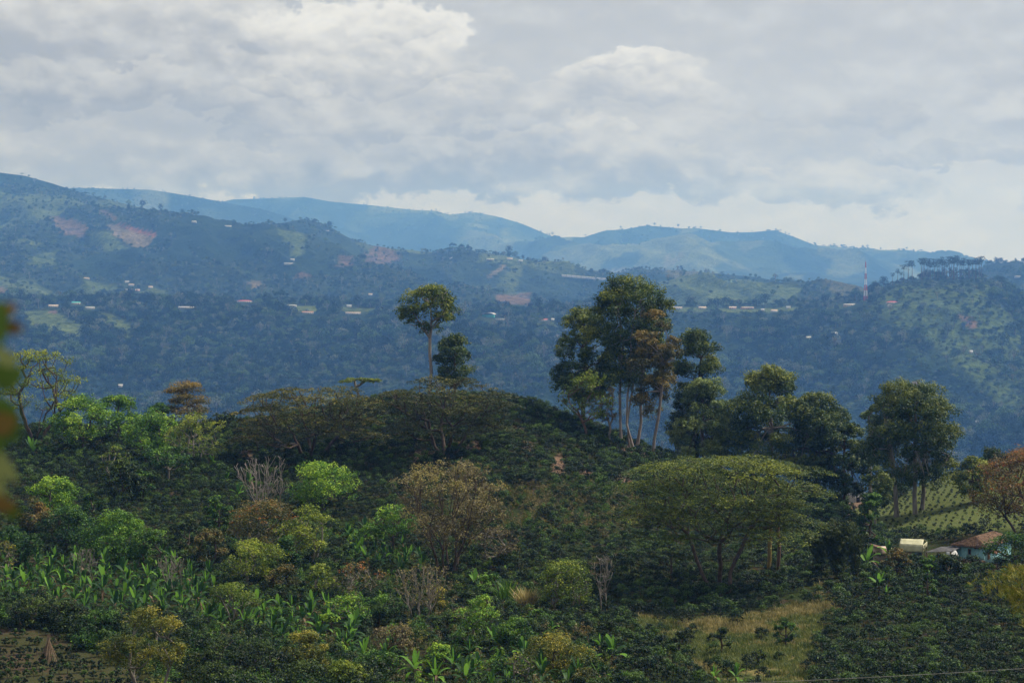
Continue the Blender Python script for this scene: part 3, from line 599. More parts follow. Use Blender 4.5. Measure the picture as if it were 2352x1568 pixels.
plant(E, 1791, 1100, 272, 56, 'slim tree with a reddish and white bare trunk right of the yellowish trunk', 'euc', 'bark_red', 'palm_like_tree', cb=.7, opts=dict(n=12, rh=.4, rt=.26))
# umbrella shade trees
plant(U_, 725, 884, 352, 400, 'wide bronze umbrella tree on the left part of the skyline with dark bare stems', 'umb_br', 'bark', 'umbrella_tree', nt=4, bdx=715, dens=1.3, opts=dict(umb=dict(n=14, tiers=4, lower=.46, drop=.24), rt=.34, div=.25))
plant(U_, 1025, 866, 346, 355, 'wide bronze umbrella tree under the lone thin-trunked tree, with pale stems', 'umb_br', 'bark', 'umbrella_tree', nt=4, dens=1.3, opts=dict(umb=dict(n=13, tiers=4, lower=.46, drop=.22), rt=.34, div=.25))
plant(U_, 600, 935, 366, 150, 'small bronze umbrella tree at the left edge of the wide ones', 'umb_br', 'bark', 'umbrella_tree', nt=2, opts=dict(umb=dict(n=7, tiers=3)))
plant(U_, 826, 866, 404, 116, 'little yellow-green umbrella tree standing alone on the skyline against the blue hill', 'yel', 'bark_grey', 'umbrella_tree', dens=.75, opts=dict(umb=dict(n=7, tiers=1), fork=.35, rt=.3))
plant(U_, 1656, 1048, 258, 540, 'very big flat-topped olive umbrella tree right of the middle with twin dark trunks', 'umb', 'bark', 'umbrella_tree', nt=3, dens=1.25, opts=dict(umb=dict(n=22, tiers=4, lower=.54, drop=.11), rt=.30, div=.28, fork=.42))
plant(U_, 1190, 1075, 326, 100, 'small dark flat-topped tree at the coffee hill foot, right of the brown twiggy tree', 'dark', 'bark', 'umbrella_tree', opts=dict(umb=dict(n=6, tiers=3)))
plant(U_, 1545, 1270, 262, 120, 'low dark feathery plate of foliage under the left side of the big umbrella tree', 'umb', 'bark', 'umbrella_tree', opts=dict(umb=dict(n=5, tiers=1)))
# hill, centre
plant(S_, 1335, 852, 374, 142, 'yellow-green open tree with a brown forked trunk on the coffee hill', 'yel', 'bark_red', 'shade_tree', cb=.32, dens=1.7, bdx=1348, nt=1, opts=dict(n=46, rt=.26, fork=.36))
plant(S_, 1397, 888, 377, 72, 'small thin greyish tree beside the white trunks on the coffee hill', 'brown', 'bark_grey', 'shade_tree', cb=.4, dens=1.2, opts=dict(n=20))
# left skyline group
plant(S_, 100, 796, 386, 240, 'big spreading half-bare tree with yellow leaf tips at the far left skyline', 'yel', 'bark', 'shade_tree', nt=4, bdx=82, cb=.30, dens=.95, opts=dict(n=85, flat=.22, rh=.2, div=.35, fork=.32, rt=.4, ls=.9))
plant(D_, 185, 918, 372, 160, 'bright green dome-shaped tree beside the half-bare spreading tree at far left', 'green', 'bark', 'shade_tree', opts=dict(n=34))
plant(D_, 268, 910, 380, 110, 'yellow-green dome-shaped tree behind the bright green one on the left skyline', 'green', 'bark', 'shade_tree', opts=dict(n=24))
plant(D_, 345, 945, 358, 140, 'broad light green tree in the middle of the left skyline group', 'green', 'bark', 'shade_tree', nt=2, opts=dict(n=30))
plant(S_, 452, 948, 352, 160, 'fine-twigged yellow-brown dome tree at the right end of the left skyline group', 'yel', 'bark_grey', 'shade_tree', nt=3, cb=.2, dens=1.5, opts=dict(n=50, ls=.8))
plant('cone', 430, 877, 398, 112, 'dark ragged conifer-like tree rising against the blue slope on the left', 'euc_red', 'bark', 'conifer_tree', cb=.25, dens=.55, opts=dict(n=34, flat=.18, rh=.3, asp=.35, prof=[(0, .9), (.3, 1), (.6, .7), (.8, .75), (1, .3)]))
plant(D_, 365, 925, 392, 62, 'small mid-green tree peeping up left of the ragged conifer-like tree', 'mid', 'bark', 'shade_tree', opts=dict(n=14))
plant(D_, 520, 948, 384, 70, 'low dark green tree between the ragged conifer-like tree and the bronze umbrella trees', 'dark', 'bark', 'shade_tree', opts=dict(n=16))
plant(S_, 266, 1022, 334, 88, 'small yellow flat-topped tree on the left coffee slope', 'yel', 'bark_grey', 'shade_tree', cb=.35, dens=1.7, nt=2, opts=dict(n=22, flat=.35))
plant(D_, 392, 1026, 332, 126, 'flat-topped bluish-green tree with a pale stem on the left coffee slope', 'mid', 'bark_grey', 'shade_tree', cb=.5, opts=dict(n=18, flat=.4))
plant(D_, 281, 1058, 316, 96, 'round very dark green tree like a ball on the left coffee slope', 'dark', 'bark', 'orange_tree', cb=.05, dens=1.3, opts=dict(n=34, rh=.34))
plant(D_, 132, 1104, 288, 142, 'bright green round tree low at far left above the plantains', 'green', 'bark', 'shade_tree', cb=.3, opts=dict(n=28))
plant(D_, 150, 1175, 276, 150, 'deep green leafy tree just below the bright round one at far left', 'mid', 'bark', 'shade_tree', cb=.2, opts=dict(n=28))
plant(D_, 266, 1182, 266, 165, 'tall layered bright green tree behind the plantain grove', 'green', 'bark', 'shade_tree', cb=.1, dens=1.1, opts=dict(n=44))
plant(D_, 30, 1215, 262, 130, 'greyish green low tree at the left edge behind the blurred leaves', 'mid', 'bark', 'shade_tree', cb=.2, opts=dict(n=24))
plant(S_, 10, 1240, 250, 70, 'little golden-leaved tree at the left edge beside the plantains', 'gold', 'bark_grey', 'shade_tree', dens=1.3, opts=dict(n=18))
plant(B_, 625, 1042, 298, 150, 'bare dead pale-branched tree above the orange-flowered tree', bark='bark_pale', name='dead_tree', nt=4, bdx=608, opts=dict(rt=.11, div=.5, dw=.8, rmin=.035, fork=.3))
plant(D_, 748, 1066, 306, 160, 'full bright green tree right of the bare dead tree', 'green', 'bark', 'shade_tree', cb=.25, dens=1.1, opts=dict(n=40))
plant(D_, 555, 1160, 270, 190, 'brownish tree dotted with orange flowers in the left centre', 'coral', 'bark_grey', 'coral_tree', cb=.3, dens=.75, flowers=True, bdx=598, opts=dict(n=36, nfl=40))
plant(D_, 708, 1168, 264, 130, 'thin yellow-green tree with pale forked stems right of the orange-flowered tree', 'yel', 'bark_grey', 'shade_tree', nt=3, cb=.3, dens=.7, opts=dict(n=32, div=.3))
plant(D_, 575, 1250, 248, 155, 'vivid yellow-green leafy tree in front of the orange-flowered tree', 'yel', 'bark_grey', 'shade_tree', nt=3, cb=.35, dens=.9, opts=dict(n=26))
plant(Fn, 1032, 1068, 262, 295, 'large brown twiggy fan-shaped tree in the centre with many rising stems', 'brown', 'bark', 'shade_tree', nt=5, cb=.30, dens=2.0, opts=dict(n=90, div=.22, fork=.34, rt=.20, rmin=.03, prof=[(0, .3), (.3, .85), (.55, 1), (.8, .85), (1, .45)]))
plant(D_, 900, 1166, 276, 140, 'low yellowish-green tree tucked under the left side of the brown twiggy fan tree', 'green', 'bark', 'shade_tree', cb=.4, dens=.9, opts=dict(n=24, flat=.45))
plant(S_, 1140, 1210, 270, 130, 'thin brownish scrub tree under the right side of the brown twiggy fan tree', 'brown', 'bark_grey', 'shade_tree', cb=.2, dens=1.5, opts=dict(n=30))
plant(S_, 822, 1300, 240, 150, 'half-bare tree with a few orange blooms left of the grey many-stemmed tree', 'coral', 'bark_grey', 'coral_tree', nt=3, cb=.35, dens=1.1, flowers=True, opts=dict(n=34, nfl=12))
plant(Fn, 966, 1296, 226, 165, 'grey many-stemmed nearly bare tree spreading like a fan', 'brown', 'bark_grey', 'shade_tree', nt=6, cb=.28, dens=.55, opts=dict(n=60, div=.28, fork=.34, rt=.10, rmin=.03))
plant(D_, 1302, 1294, 236, 142, 'airy yellow-green tree beside the tall cane clump', 'yel', 'bark_grey', 'shade_tree', nt=4, cb=.28, dens=.8, opts=dict(n=36, div=.3, fork=.3))
plant(B_, 1386, 1268, 238, 66, 'thin leafless tree with a forked pale trunk right of the airy yellow-green tree', bark='bark_grey', name='dead_tree', nt=2, opts=dict(rt=.10, fork=.45, rmin=.03, tsep=.6))
plant(D_, 538, 1345, 224, 142, 'small flat-topped yellow-green tree among the plantains', 'yel', 'bark_grey', 'shade_tree', nt=4, cb=.42, dens=.8, opts=dict(n=24, flat=.4, fork=.3))
plant(D_, 800, 1366, 222, 120, 'small bright feathery tree among plantains left of the grey many-stemmed tree', 'green', 'bark_grey', 'shade_tree', nt=3, cb=.35, dens=.8, opts=dict(n=22, flat=.5))
plant(B_, 392, 1272, 243, 92, 'round leafless twiggy bush behind the plantains', bark='bark_grey', name='leafless_bush', nt=6, opts=dict(rt=.06, rmin=.022, fork=.15))
plant(B_, 195, 1258, 250, 90, 'faint leafless bush above the left end of the plantains', bark='bark_grey', name='leafless_bush', nt=5, opts=dict(rt=.05, rmin=.022, fork=.15))
plant(D_, 342, 1402, 180, 205, 'golden-green tree in the left foreground with a forked grey trunk', 'gold', 'bark_grey', 'shade_tree', nt=2, cb=.30, dens=.75, bdx=335, opts=dict(n=44, rh=.24, fork=.35, rt=.18, tsep=1.3))
plant(D_, 1104, 1372, 214, 112, 'feathery green tree with a pale crooked stem right of the grey many-stemmed tree', 'green', 'bark_grey', 'shade_tree', nt=2, cb=.3, dens=.75, opts=dict(n=26))
plant(D_, 1190, 1424, 206, 100, 'dense mid-green leafy tree in the central foreground', 'mid', 'bark', 'shade_tree', cb=.1, dens=1.1, opts=dict(n=26))
plant(D_, 1272, 1460, 194, 165, 'wide dark tree with gold-tinted top in the central foreground', 'gold', 'bark', 'shade_tree', cb=.15, dens=1.0, opts=dict(n=34, flat=.5))
plant(S_, 905, 1436, 204, 140, 'rusty brown low thicket beneath the grey many-stemmed tree', 'brown', 'bark', 'shade_tree', nt=4, cb=.1, dens=2.2, opts=dict(n=40))
plant(D_, 700, 1452, 192, 140, 'low rounded tree with a golden-yellow top in the foreground left of centre', 'gold', 'bark', 'shade_tree', cb=.1, dens=1.1, opts=dict(n=26, flat=.45))
plant(D_, 790, 1528, 180, 130, 'yellow-green bushy top cut by the bottom edge of the view', 'yel', 'bark', 'shade_tree', cb=.05, dens=1.1, opts=dict(n=26))
plant(S_, 1195, 1500, 188, 90, 'thin pale-green sapling with bare twigs at the bottom centre', 'yel', 'bark_grey', 'shade_tree', nt=2, cb=.35, dens=.9, opts=dict(n=22))
plant(D_, 1340, 1535, 184, 120, 'low bronze bush on the bottom edge right of centre', 'umb_br', 'bark', 'shade_tree', cb=.05, dens=1.1, opts=dict(n=22, flat=.4))
plant(D_, 2325, 1040, 300, 250, 'wide spreading tree with orange-red flowers at the right edge above the farmhouse', 'rust', 'bark', 'coral_tree', nt=2, cb=.22, dens=.8, flowers=True, bdx=2352, opts=dict(n=60, nfl=150, flat=.5))
plant(D_, 2325, 1228, 258, 120, 'low green spreading tree covering the right end of the tiled farmhouse', 'mid', 'bark', 'shade_tree', cb=.35, dens=.85, opts=dict(n=30, flat=.5), bdx=2320)
plant(D_, 2062, 1262, 262, 78, 'dull olive bush left of the tarpaulin shed', 'coral', 'bark', 'bush', cb=.05, dens=1.0, opts=dict(n=20))
plant(D_, 2180, 1276, 252, 76, 'dark round bush in front of the grey sheet roof', 'dark', 'bark', 'bush', cb=.1, dens=1.1, opts=dict(n=22))
plant(D_, 2136, 1276, 256, 56, 'mid-green bush in front of the tarpaulin shed', 'mid', 'bark', 'bush', cb=.05, dens=1.1, opts=dict(n=14))
plant(D_, 2135, 1290, 236, 44, 'tiny green bush in the coffee rows below the tarpaulin shed', 'mid', 'bark', 'bush', cb=.05, opts=dict(n=10))
plant(D_, 2000, 1130, 302, 80, 'light feathery shrub under the earth bank left of the tarpaulin shed', 'mid', 'bark', 'bush', cb=.05, dens=.9, opts=dict(n=22, ls=.8))
plant(D_, 1300, 1128, 322, 60, 'small olive-leaved shrub at the foot of the coffee hill', 'gold', 'bark', 'bush', cb=.1, dens=.9, opts=dict(n=16))
plant(D_, 1395, 1425, 214, 46, 'small dark bush at the left tip of the grassy clearing', 'dark', 'bark', 'bush', cb=.05, opts=dict(n=12))

for dx, tp, y, w_, lf, lb in [
 (500, 1130, 290, 70, 'mid', 'small green tree left of the dead pale-branched tree'), (330, 1075, 320, 60, 'mid', 'low green tree right of the ball-like dark tree'), (475, 1218, 262, 100, 'coral', 'reddish-brown low tree left under the orange-flowered tree'),
 (655, 1232, 258, 80, 'mid', 'mid-green tree between the orange-flowered and the forked yellow-green tree'), (850, 1208, 282, 80, 'green', 'little bright tree left of the central plantain patch'), (650, 1300, 243, 86, 'coral', 'brownish tree right of the vivid yellow-green tree'),
 (738, 1298, 243, 84, 'yel', 'yellowish bushy tree below the pale forked stems'), (640, 1392, 222, 80, 'mid', 'green tree right of the flat-topped yellow-green tree among plantains'), (880, 1368, 228, 90, 'mid', 'green tree left against the grey fan of stems'),
 (1058, 1398, 222, 70, 'brown', 'thin brownish tree right of the grey fan of stems'), (1125, 1318, 246, 84, 'mid', 'dark green tree right of the brown twiggy fan trunk base'), (1238, 1402, 224, 70, 'mid', 'green bush below the tall cane clump'),
 (1060, 1452, 205, 80, 'mid', 'leafy green tree left of the crooked-stemmed tree'), (1005, 1482, 196, 80, 'green', 'bright bush behind the large paddle-leaved plantain'), (870, 1498, 188, 120, 'mid', 'wide green bush at the bottom left of the paddle-leaved plantain'),
 (600, 1488, 188, 150, 'dark', 'dark coffee-like thicket tree at the bottom left of centre'), (520, 1470, 192, 130, 'dark', 'dark tree mass right of the golden tree'), (490, 1530, 182, 140, 'dark', 'dark low tree touching the golden tree on its right'),
 (60, 1376, 219, 110, 'dark', 'dark tree above the soil rows at far left'), (150, 1385, 218, 105, 'dark', 'dark tree above the stick tepee'), (232, 1402, 213, 100, 'mid', 'green tree between the stick tepee and the golden tree'),
 (1145, 1512, 190, 80, 'mid', 'low green bush on the bottom edge below the crooked-stemmed tree'), (690, 1528, 180, 140, 'dark', 'dark bush on the bottom edge left of the yellow-green bushy top'), (1430, 1545, 184, 70, 'mid', 'small bush on the bottom edge below the twin banana plants'),
 (75, 1150, 282, 90, 'coral', 'olive-brown tree left under the bright round tree at far left'), (215, 1130, 300, 60, 'mid', 'small green tree between the ball-like dark tree and the bright round one'), (345, 1215, 262, 90, 'mid', 'mid-green tree right of the tall layered tree'),
 (430, 1180, 274, 70, 'dark', 'small dark tree on the coffee slope left of the orange-flowered tree'), (1000, 1345, 236, 60, 'gold', 'golden shrub under the brown twiggy fan tree'), (760, 1410, 216, 70, 'green', 'bright shrub left of the small feathery tree'),
 (1560, 1452, 206, 50, 'dark', 'dark bush standing in the left part of the grassy clearing'), (1660, 1440, 210, 44, 'dark', 'dark bush in the middle of the grassy clearing'), (1805, 1425, 214, 60, 'mid', 'green bush near the right side of the grassy clearing'), (1745, 1490, 198, 40, 'dark', 'dark bush low in the grassy clearing')]:
    plant(D_, dx, tp, y, w_, lb, lf, 'bark_grey' if lf in ('yel', 'brown') else 'bark', 'shade_tree' if w_ > 60 else 'bush', cb=.12, dens=.9, nt=1 + (w_ > 75), opts=dict(n=max(12, w_ // 5)))

# ---------------------------------------------------------------- bamboo
def bamboo(dx, top, y, wpx, n, label, leaf, seed, per=26):
    r = np.random.default_rng(seed); x = P(dx, 1000, y).x; g = float(near.z(x, y)); H_ = P(dx, top, y).z - g; R_ = wpx / 2 / FL * y
    P0, P1, R0, R1, cl = [], [], [], [], []
    for i in range(n):
        a = r.uniform(0, 6.28); o = r.uniform(0, .18) * R_; h = H_ * r.uniform(.75, 1.0); out_ = R_ * r.uniform(.3, .95); k = 9; q = np.linspace(0, 1, k)
        px_ = (o + out_ * q ** 2.4) * math.cos(a); py_ = (o + out_ * q ** 2.4) * math.sin(a); pz = h * (q * 1.12 - .22 * q ** 5 - .0)
        pts = np.stack([px_, py_, np.minimum(pz, h) - .3], 1); P0 += list(pts[:-1]); P1 += list(pts[1:]); w_ = .06 * (1 - .75 * q); R0 += list(w_[:-1]); R1 += list(w_[1:])
        m = per; s_ = r.uniform(.22, 1, m); c_ = np.stack([np.interp(s_, q, pts[:, i2]) for i2 in range(3)], 1) + r.normal(size=(m, 3)) * R_ * .09; c_[:, 2] -= r.uniform(0, .10, m) * H_; cl.append(c_)
    root = empty('bamboo_clump', (x, y, g), label, 'bamboo'); v, f = tubes(P0, P1, R0, R1, 5); mk('culms', v, f, M['bark_yel'], root)['kind'] = 'stuff'
    cl = np.vstack(cl); cl[:, 2] = np.maximum(cl[:, 2], .3); v, f, ti = leaves(cl, np.full(len(cl), R_ * .14), 16, y / 1911 * 3.2, y / 1911 * 1.0, r, None, droop=1.0, shell=.1)
    mk('foliage', v, f, M[leaf], root, tint=ti)
bamboo(1925, 1172, 268, 105, 34, 'dense drooping dark green bamboo clump left of the banana plants by the shed', 'bamboo', 71)
bamboo(1885, 1200, 278, 80, 24, 'smaller bamboo clump in the shade just left of the dense drooping one', 'bamboo', 72)
bamboo(1965, 1205, 262, 60, 16, 'low bamboo clump leaning out right of the dense drooping one', 'bamboo', 73)
# arching bamboo spray close by at the right edge
r = np.random.default_rng(8); SY = 46.0
root = empty('bamboo_spray', P(2420, 1330, SY), 'sunlit yellow-green arching bamboo spray entering from the right edge', 'bamboo')
base = np.array(P(2440, 1560, SY)); o0 = np.array(root.location); P0, P1, R0, R1, cl = [], [], [], [], []
g0 = float(near.z(base[0] + .5, SY)); st = np.array([base[0] + .6, SY, g0 - .3])
for i, (tx, ty) in enumerate([(2262, 1312), (2250, 1330), (2300, 1300), (2330, 1298), (2290, 1345), (2335, 1350), (2345, 1410), (2350, 1330), (2370, 1305), (2330, 1385)]):
    tip = np.array(P(tx, ty, SY + r.uniform(-.6, .6))); k = 12; q = np.linspace(0, 1, k)[:, None]; mid_ = np.array([st[0] - .2, SY, tip[2] + .25])
    pts = (1 - q) ** 2 * st + 2 * q * (1 - q) * mid_ + q ** 2 * tip; P0 += list(pts[:-1]); P1 += list(pts[1:]); w_ = (.022 * (1 - .8 * q))[:, 0]; R0 += list(w_[:-1]); R1 += list(w_[1:])
    s_ = r.uniform(.72, 1, 30) ** .8; c_ = np.stack([np.interp(s_, q[:, 0], pts[:, j]) for j in range(3)], 1) + r.normal(size=(30, 3)) * [.10, .1, .06]; c_[:, 2] -= r.uniform(0, .28, 30); cl.append(c_)
v, f = tubes(np.array(P0) - o0, np.array(P1) - o0, R0, R1, 5); mk('culms', v, f, M['bark_yel'], root)['kind'] = 'stuff'
cl = np.vstack(cl) - o0; v, f, ti = leaves(cl, np.full(len(cl), .09), 9, .17, .020, r, None, droop=1.1, shell=.1, jit=.3); mk('foliage', v, f, M['bamboo_y'], root, tint=ti)

# ---------------------------------------------------------------- tall cane clumps
def cane(dx, y, h, w_, n, label, seed, leaf='mid'):
    r = np.random.default_rng(seed); x = P(dx, 1000, y).x; g = float(near.z(x, y)); V, Fc, T = [], [], []
    for i in range(n):
        a = r.uniform(0, 6.28); o = r.uniform(0, w_ * .5); b = np.array([o * math.cos(a), o * math.sin(a), -.2]); hh = h * r.uniform(.6, 1); out_ = r.uniform(.05, .4) * h
        sd_ = np.array([-math.sin(a + r.uniform(-1, 1)), math.cos(a), 0]); ww = r.uniform(.05, .10); q = np.linspace(0, 1, 5)
        pts = b + np.stack([out_ * q ** 2.5 * math.cos(a), out_ * q ** 2.5 * math.sin(a), hh * (q - .12 * q ** 4)], 1); k0 = len(V)
        for j in range(5): V += [pts[j] - sd_ * ww * (1 - q[j] * .8), pts[j] + sd_ * ww * (1 - q[j] * .8)]
        Fc += [(k0 + 2 * j, k0 + 2 * j + 1, k0 + 2 * j + 3, k0 + 2 * j + 2) for j in range(4)]; T += [r.uniform(0, 1)] * 4
    o = mk('cane_clump', V, Fc, M[leaf], tint=T); o.location = (x, y, g); tag(o, label, 'cane grass')
cane(1168, 240, 4.2, 3.2, 260, 'tall arching green cane clump left of the airy yellow-green tree', 81)
cane(1208, 237, 3.8, 2.4, 200, 'tall yellowish cane clump touching the airy yellow-green tree', 82, 'straw')
# ---------------------------------------------------------------- bananas and plantains
def leafblade(Ln, Wd, rise, fall, name, m, seed, tat=.15):
    r = np.random.default_rng(seed); k = 9; q = np.linspace(0, 1, k); x = Ln * (q - .12 * q ** 3) * math.cos(rise); z = Ln * (math.sin(rise) * q - fall * q ** 2.2)
    ang = np.gradient(z) / np.gradient(x + 1e-6 * q); w_ = Wd * np.sin(np.clip(q * .93 + .05, 0, 1) * math.pi) ** .6 * np.where(q < .12, .25, 1) ; V = []
    for i in range(k):
        j = 1 - tat * r.uniform(0, 1); V += [(x[i], -w_[i] * j, z[i] + .28 * w_[i]), (x[i], 0, z[i]), (x[i], w_[i] * j, z[i] + .28 * w_[i])]
    Fc = []
    for i in range(k - 1):
        a = i * 3; Fc += [(a, a + 1, a + 4, a + 3), (a + 1, a + 2, a + 5, a + 4)]
    return mesh_of(name, V, Fc, M[m], smooth=True)
BL = {}
for key, m in (('ban', 'ban'), ('ban_lit', 'ban_lit')):
    BL[key] = [leafblade(2.2, .25, R(70), .22, 'leaf', m, 1), leafblade(2.5, .29, R(48), .42, 'leaf', m, 2), leafblade(2.5, .29, R(28), .55, 'leaf', m, 3, .4), leafblade(2.2, .27, R(6), .62, 'leaf', m, 4, .5)]
BL['dead'] = [leafblade(1.9, .16, R(20), 1.15, 'leaf', 'ban_dead', 5, .8), leafblade(1.7, .13, R(-10), .85, 'leaf', 'ban_dead', 6, .8)]
BL['spear'] = [leafblade(1.6, .10, R(86), .02, 'leaf', 'ban_lit', 7, 0)]
v, f = tubes([(0, 0, -.3), (.02, 0, .8), (.03, 0, 1.6)], [(.02, 0, .8), (.03, 0, 1.6), (0, 0, 2.3)], [.17, .14, .12], [.14, .12, .07], 7)
STEM = mesh_of('pseudostem', v, f, M['stem'], smooth=True)
def banana(x, y, s, r, label, group, lit=.15, dead=2, nl=9, name='banana_plant', cat='banana plant', zoff=0, h=None):
    g = float(near.z(x, y)); rz = r.uniform(0, 6.28); s *= .88; root = empty(name, (x, y, g + zoff), label, cat, group); root.scale = (s, s, s); sh = h if h else r.uniform(.3, .8)
    st_ = link('pseudostem', STEM, root); st_.scale = (1, 1, sh)
    for i in range(nl):
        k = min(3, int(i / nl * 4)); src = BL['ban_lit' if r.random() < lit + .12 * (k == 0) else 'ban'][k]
        o = link('leaf', src, root, (0, 0, 2.15 * sh - .06 * i)); o.rotation_euler = (r.uniform(-.15, .15), r.uniform(-.15, .15), rz + i * 2.4 + r.uniform(-.3, .3)); q = r.uniform(.75, 1.15); o.scale = (q, q, q)
    o = link('leaf', BL['spear'][0], root, (0, 0, 2.15 * sh)); o.rotation_euler = (0, 0, rz + 1)
    for i in range(dead):
        o = link('leaf', BL['dead'][i % 2], root, (0, 0, 1.95 * sh)); o.rotation_euler = (0, 0, rz + 1.2 + i * 2.9 + r.uniform(-.5, .5)); o['label'] = 'withered brown hanging leaf'
    return root
r = np.random.default_rng(21)
def at(dx, dy): return near.hit(dx, dy, 150, 460)
EXPL = [(1990, 1318, 1.7, .85, 'bright green banana plant with brown dry skirts at the top of the coffee slope'), (2042, 1300, 1.5, .35, 'banana plant with broad fanned leaves behind the olive bush by the shed'),
        (2018, 1372, 1.25, .7, 'clump-forming banana plant with upright leaves in the coffee rows below the shed'), (2036, 1374, .8, .5, 'shorter banana plant touching the clump in the coffee rows below the shed'),
        (952, 1560, 1.4, .95, 'large sunlit plantain with paddle-like upright leaves at the bottom left of centre'), (1000, 1566, 1.3, .8, 'second sunlit plantain right beside the large one at the bottom'),
        (1408, 1532, 1.45, .5, 'tall banana plant with hanging brown leaves among the lower coffee rows'), (1378, 1500, 1.0, .3, 'banana plant leaning left behind the one with hanging brown leaves'),
        (1265, 1465, .9, .5, 'small banana plant on the coffee edge behind the gold-tinted tree'), (1375, 1575, .9, .6, 'low banana plant on the bottom edge right of centre'),
        (1640, 1590, .9, .5, 'banana plant at the bottom edge against the grassy clearing'), (1690, 1592, .8, .5, 'smaller banana plant at the bottom edge right of the other one by the clearing'),
        (75, 1052, 1.9, .3, 'big old banana plant with a tan broken leaf on the left skyline'), (100, 1058, 1.3, .3, 'banana plant right of the tan-leaved one on the left skyline'),
        (160, 1035, 1.1, .2, 'banana plant under the bright green dome-shaped tree at left'), (490, 1080, 1.2, .25, 'banana plant at the right end of the left skyline group'),
        (548, 1150, 1.5, .5, 'banana plant with broad leaves left of the bare dead tree'), (572, 1130, 1.5, .3, 'banana plant close behind the one left of the bare dead tree'), (520, 1118, 1.0, .3, 'banana plant with a red-brown leaf on the left slope'),
        (1090, 1365, 1.2, .2, 'shaded banana plant under the brown twiggy fan tree'), (570, 1452, 1.0, .9, 'yellow-leaved plantain at the foot of the flat-topped yellow-green tree')]
for dx, dy, s, lit, lb in EXPL:
    p = at(dx, dy) if dy < 1560 else Vector((P(dx, 1500, 188).x, 188, 0)); banana(p.x, p.y, s, r, lb, None, lit)
MARKS = [(392, 1340, 'the leafless bush'), (195, 1310, 'the faint bush'), (266, 1290, 'the layered tree'), (538, 1420, 'the flat-topped tree'), (575, 1350, 'the vivid tree'), (800, 1460, 'the feathery tree'), (110, 1440, 'the stick tepee'), (342, 1430, 'the golden tree'), (10, 1330, 'the edge tree'), (690, 1340, 'the forked tree'), (900, 1480, 'the rusty thicket'), (955, 1440, 'the grey fan tree'), (1190, 1500, 'the mid-green tree'), (1104, 1500, 'the crooked tree'), (900, 1270, 'the tucked tree'), (1035, 1330, 'the brown fan tree')]
GROVES = [([(-20, 1300), (180, 1290), (360, 1285), (470, 1335), (590, 1400), (700, 1400), (830, 1455), (800, 1500), (620, 1482), (430, 1440), (200, 1415), (-20, 1400)], 2.4, 'plantain in the crowded grove on the left half', 'plantains in the crowded left grove', .16),
          ([(790, 1235), (850, 1225), (960, 1290), (990, 1330), (900, 1335), (820, 1290)], 2.6, 'plantain in the patch below the low yellowish-green tree in the centre', 'plantains in the central patch', .1),
          ([(1040, 1500), (1150, 1490), (1240, 1530), (1330, 1568), (1330, 1600), (1040, 1600)], 2.9, 'plantain in the small stand along the bottom centre', 'plantains along the bottom centre', .2),
          ([(770, 1480), (900, 1480), (900, 1540), (800, 1530)], 2.8, 'plantain among the brown thicket in the foreground', 'plantains by the brown thicket', .2)]
gx, gy = np.meshgrid(np.arange(-70, 120, .5), np.arange(176, 330, .5)); gx, gy = gx.ravel(), gy.ravel(); gzz = near.z(gx, gy); GPX, GPY = proj(gx, gy, gzz)
occupied = []
for poly, spc, lb, gr, lit in GROVES:
    ok = np.where(inpoly(GPX, GPY, poly))[0]; r.shuffle(ok); got = []
    for i in ok:
        if all((gx[i] - a) ** 2 + (gy[i] - b) ** 2 > spc ** 2 for a, b in got): got.append((gx[i], gy[i]))
    for a, b in got[:220]:
        s_ = r.uniform(.8, 1.25); dd = int(r.integers(0, 3)); qx, qy = proj(a, b, float(near.z(a, b)))
        lm = min(MARKS, key=lambda k: (k[0] - qx) ** 2 + 4 * (k[1] - qy) ** 2); side = ('left' if qx < lm[0] - 12 else 'right' if qx > lm[0] + 12 else 'straight') ; fb = 'front' if qy > lm[1] else 'behind'
        lb2 = f"{'small' if s_ < .93 else 'large' if s_ > 1.12 else 'middling'} plantain {('with green leaves only', 'with one brown leaf', 'with two brown leaves')[dd]}, {'in front' if fb == 'front' else 'behind'} and {side} of {lm[2]}"
        banana(a, b, s_, r, lb2, gr, lit, dead=dd, nl=11, name='plantain', cat='plantain')
    occupied += got
    print('grove', len(got))

# ---------------------------------------------------------------- coffee
def coffee_mesh(seed, rad=.85, h=1.7, L=.20, W_=.09, ncl=34, per=16):
    """a rounded bush: leafy branch ends layered over a dome, open shade between and under them"""
    r = np.random.default_rng(seed); d = unit(r.normal(size=(ncl, 3)) + [0, 0, .55]); d[:, 2] = np.where(d[:, 2] < -.55, -d[:, 2], d[:, 2])
    c = d * [rad, rad, h * .52] * r.uniform(.55, .95, (ncl, 1)) + [0, 0, h * .45]; c = np.vstack([c, [[0, 0, h * .9], [.1, .05, h * .75]]]); q = r.uniform(.0, .5, len(c)) + .32 * (c[:, 2] > h * .72)  # top clumps get a lighter tint, a highlight painted into the leaves
    v, f, ti = leaves(c, np.full(len(c), rad * .33), per, L, W_, r, q, droop=.3, up=.45, shell=.35, flat=.55)
    vt, ft = tubes([(0, 0, -.25)], [(0, 0, h * .9)], [.035], [.02], 4)
    return mesh_of('coffee_bush', np.vstack([v, vt]), np.vstack([f, ft + len(v)]), [M['coffee'], M['bark']], tint=np.append(ti, np.zeros(len(ft))), mi=[0] * len(f) + [1] * len(ft))
PRO = bpy.data.collections.new('plant_kinds')          # never linked to the scene: only a source for the scatter
def proto_coll(name, meshes):
    c_ = bpy.data.collections.new(name)
    for i, me in enumerate(meshes): c_.objects.link(bpy.data.objects.new(name, me))
    return c_
CM = [coffee_mesh(200 + i, rad=.74 + .045 * i, h=1.5 + .12 * i) for i in range(6)]
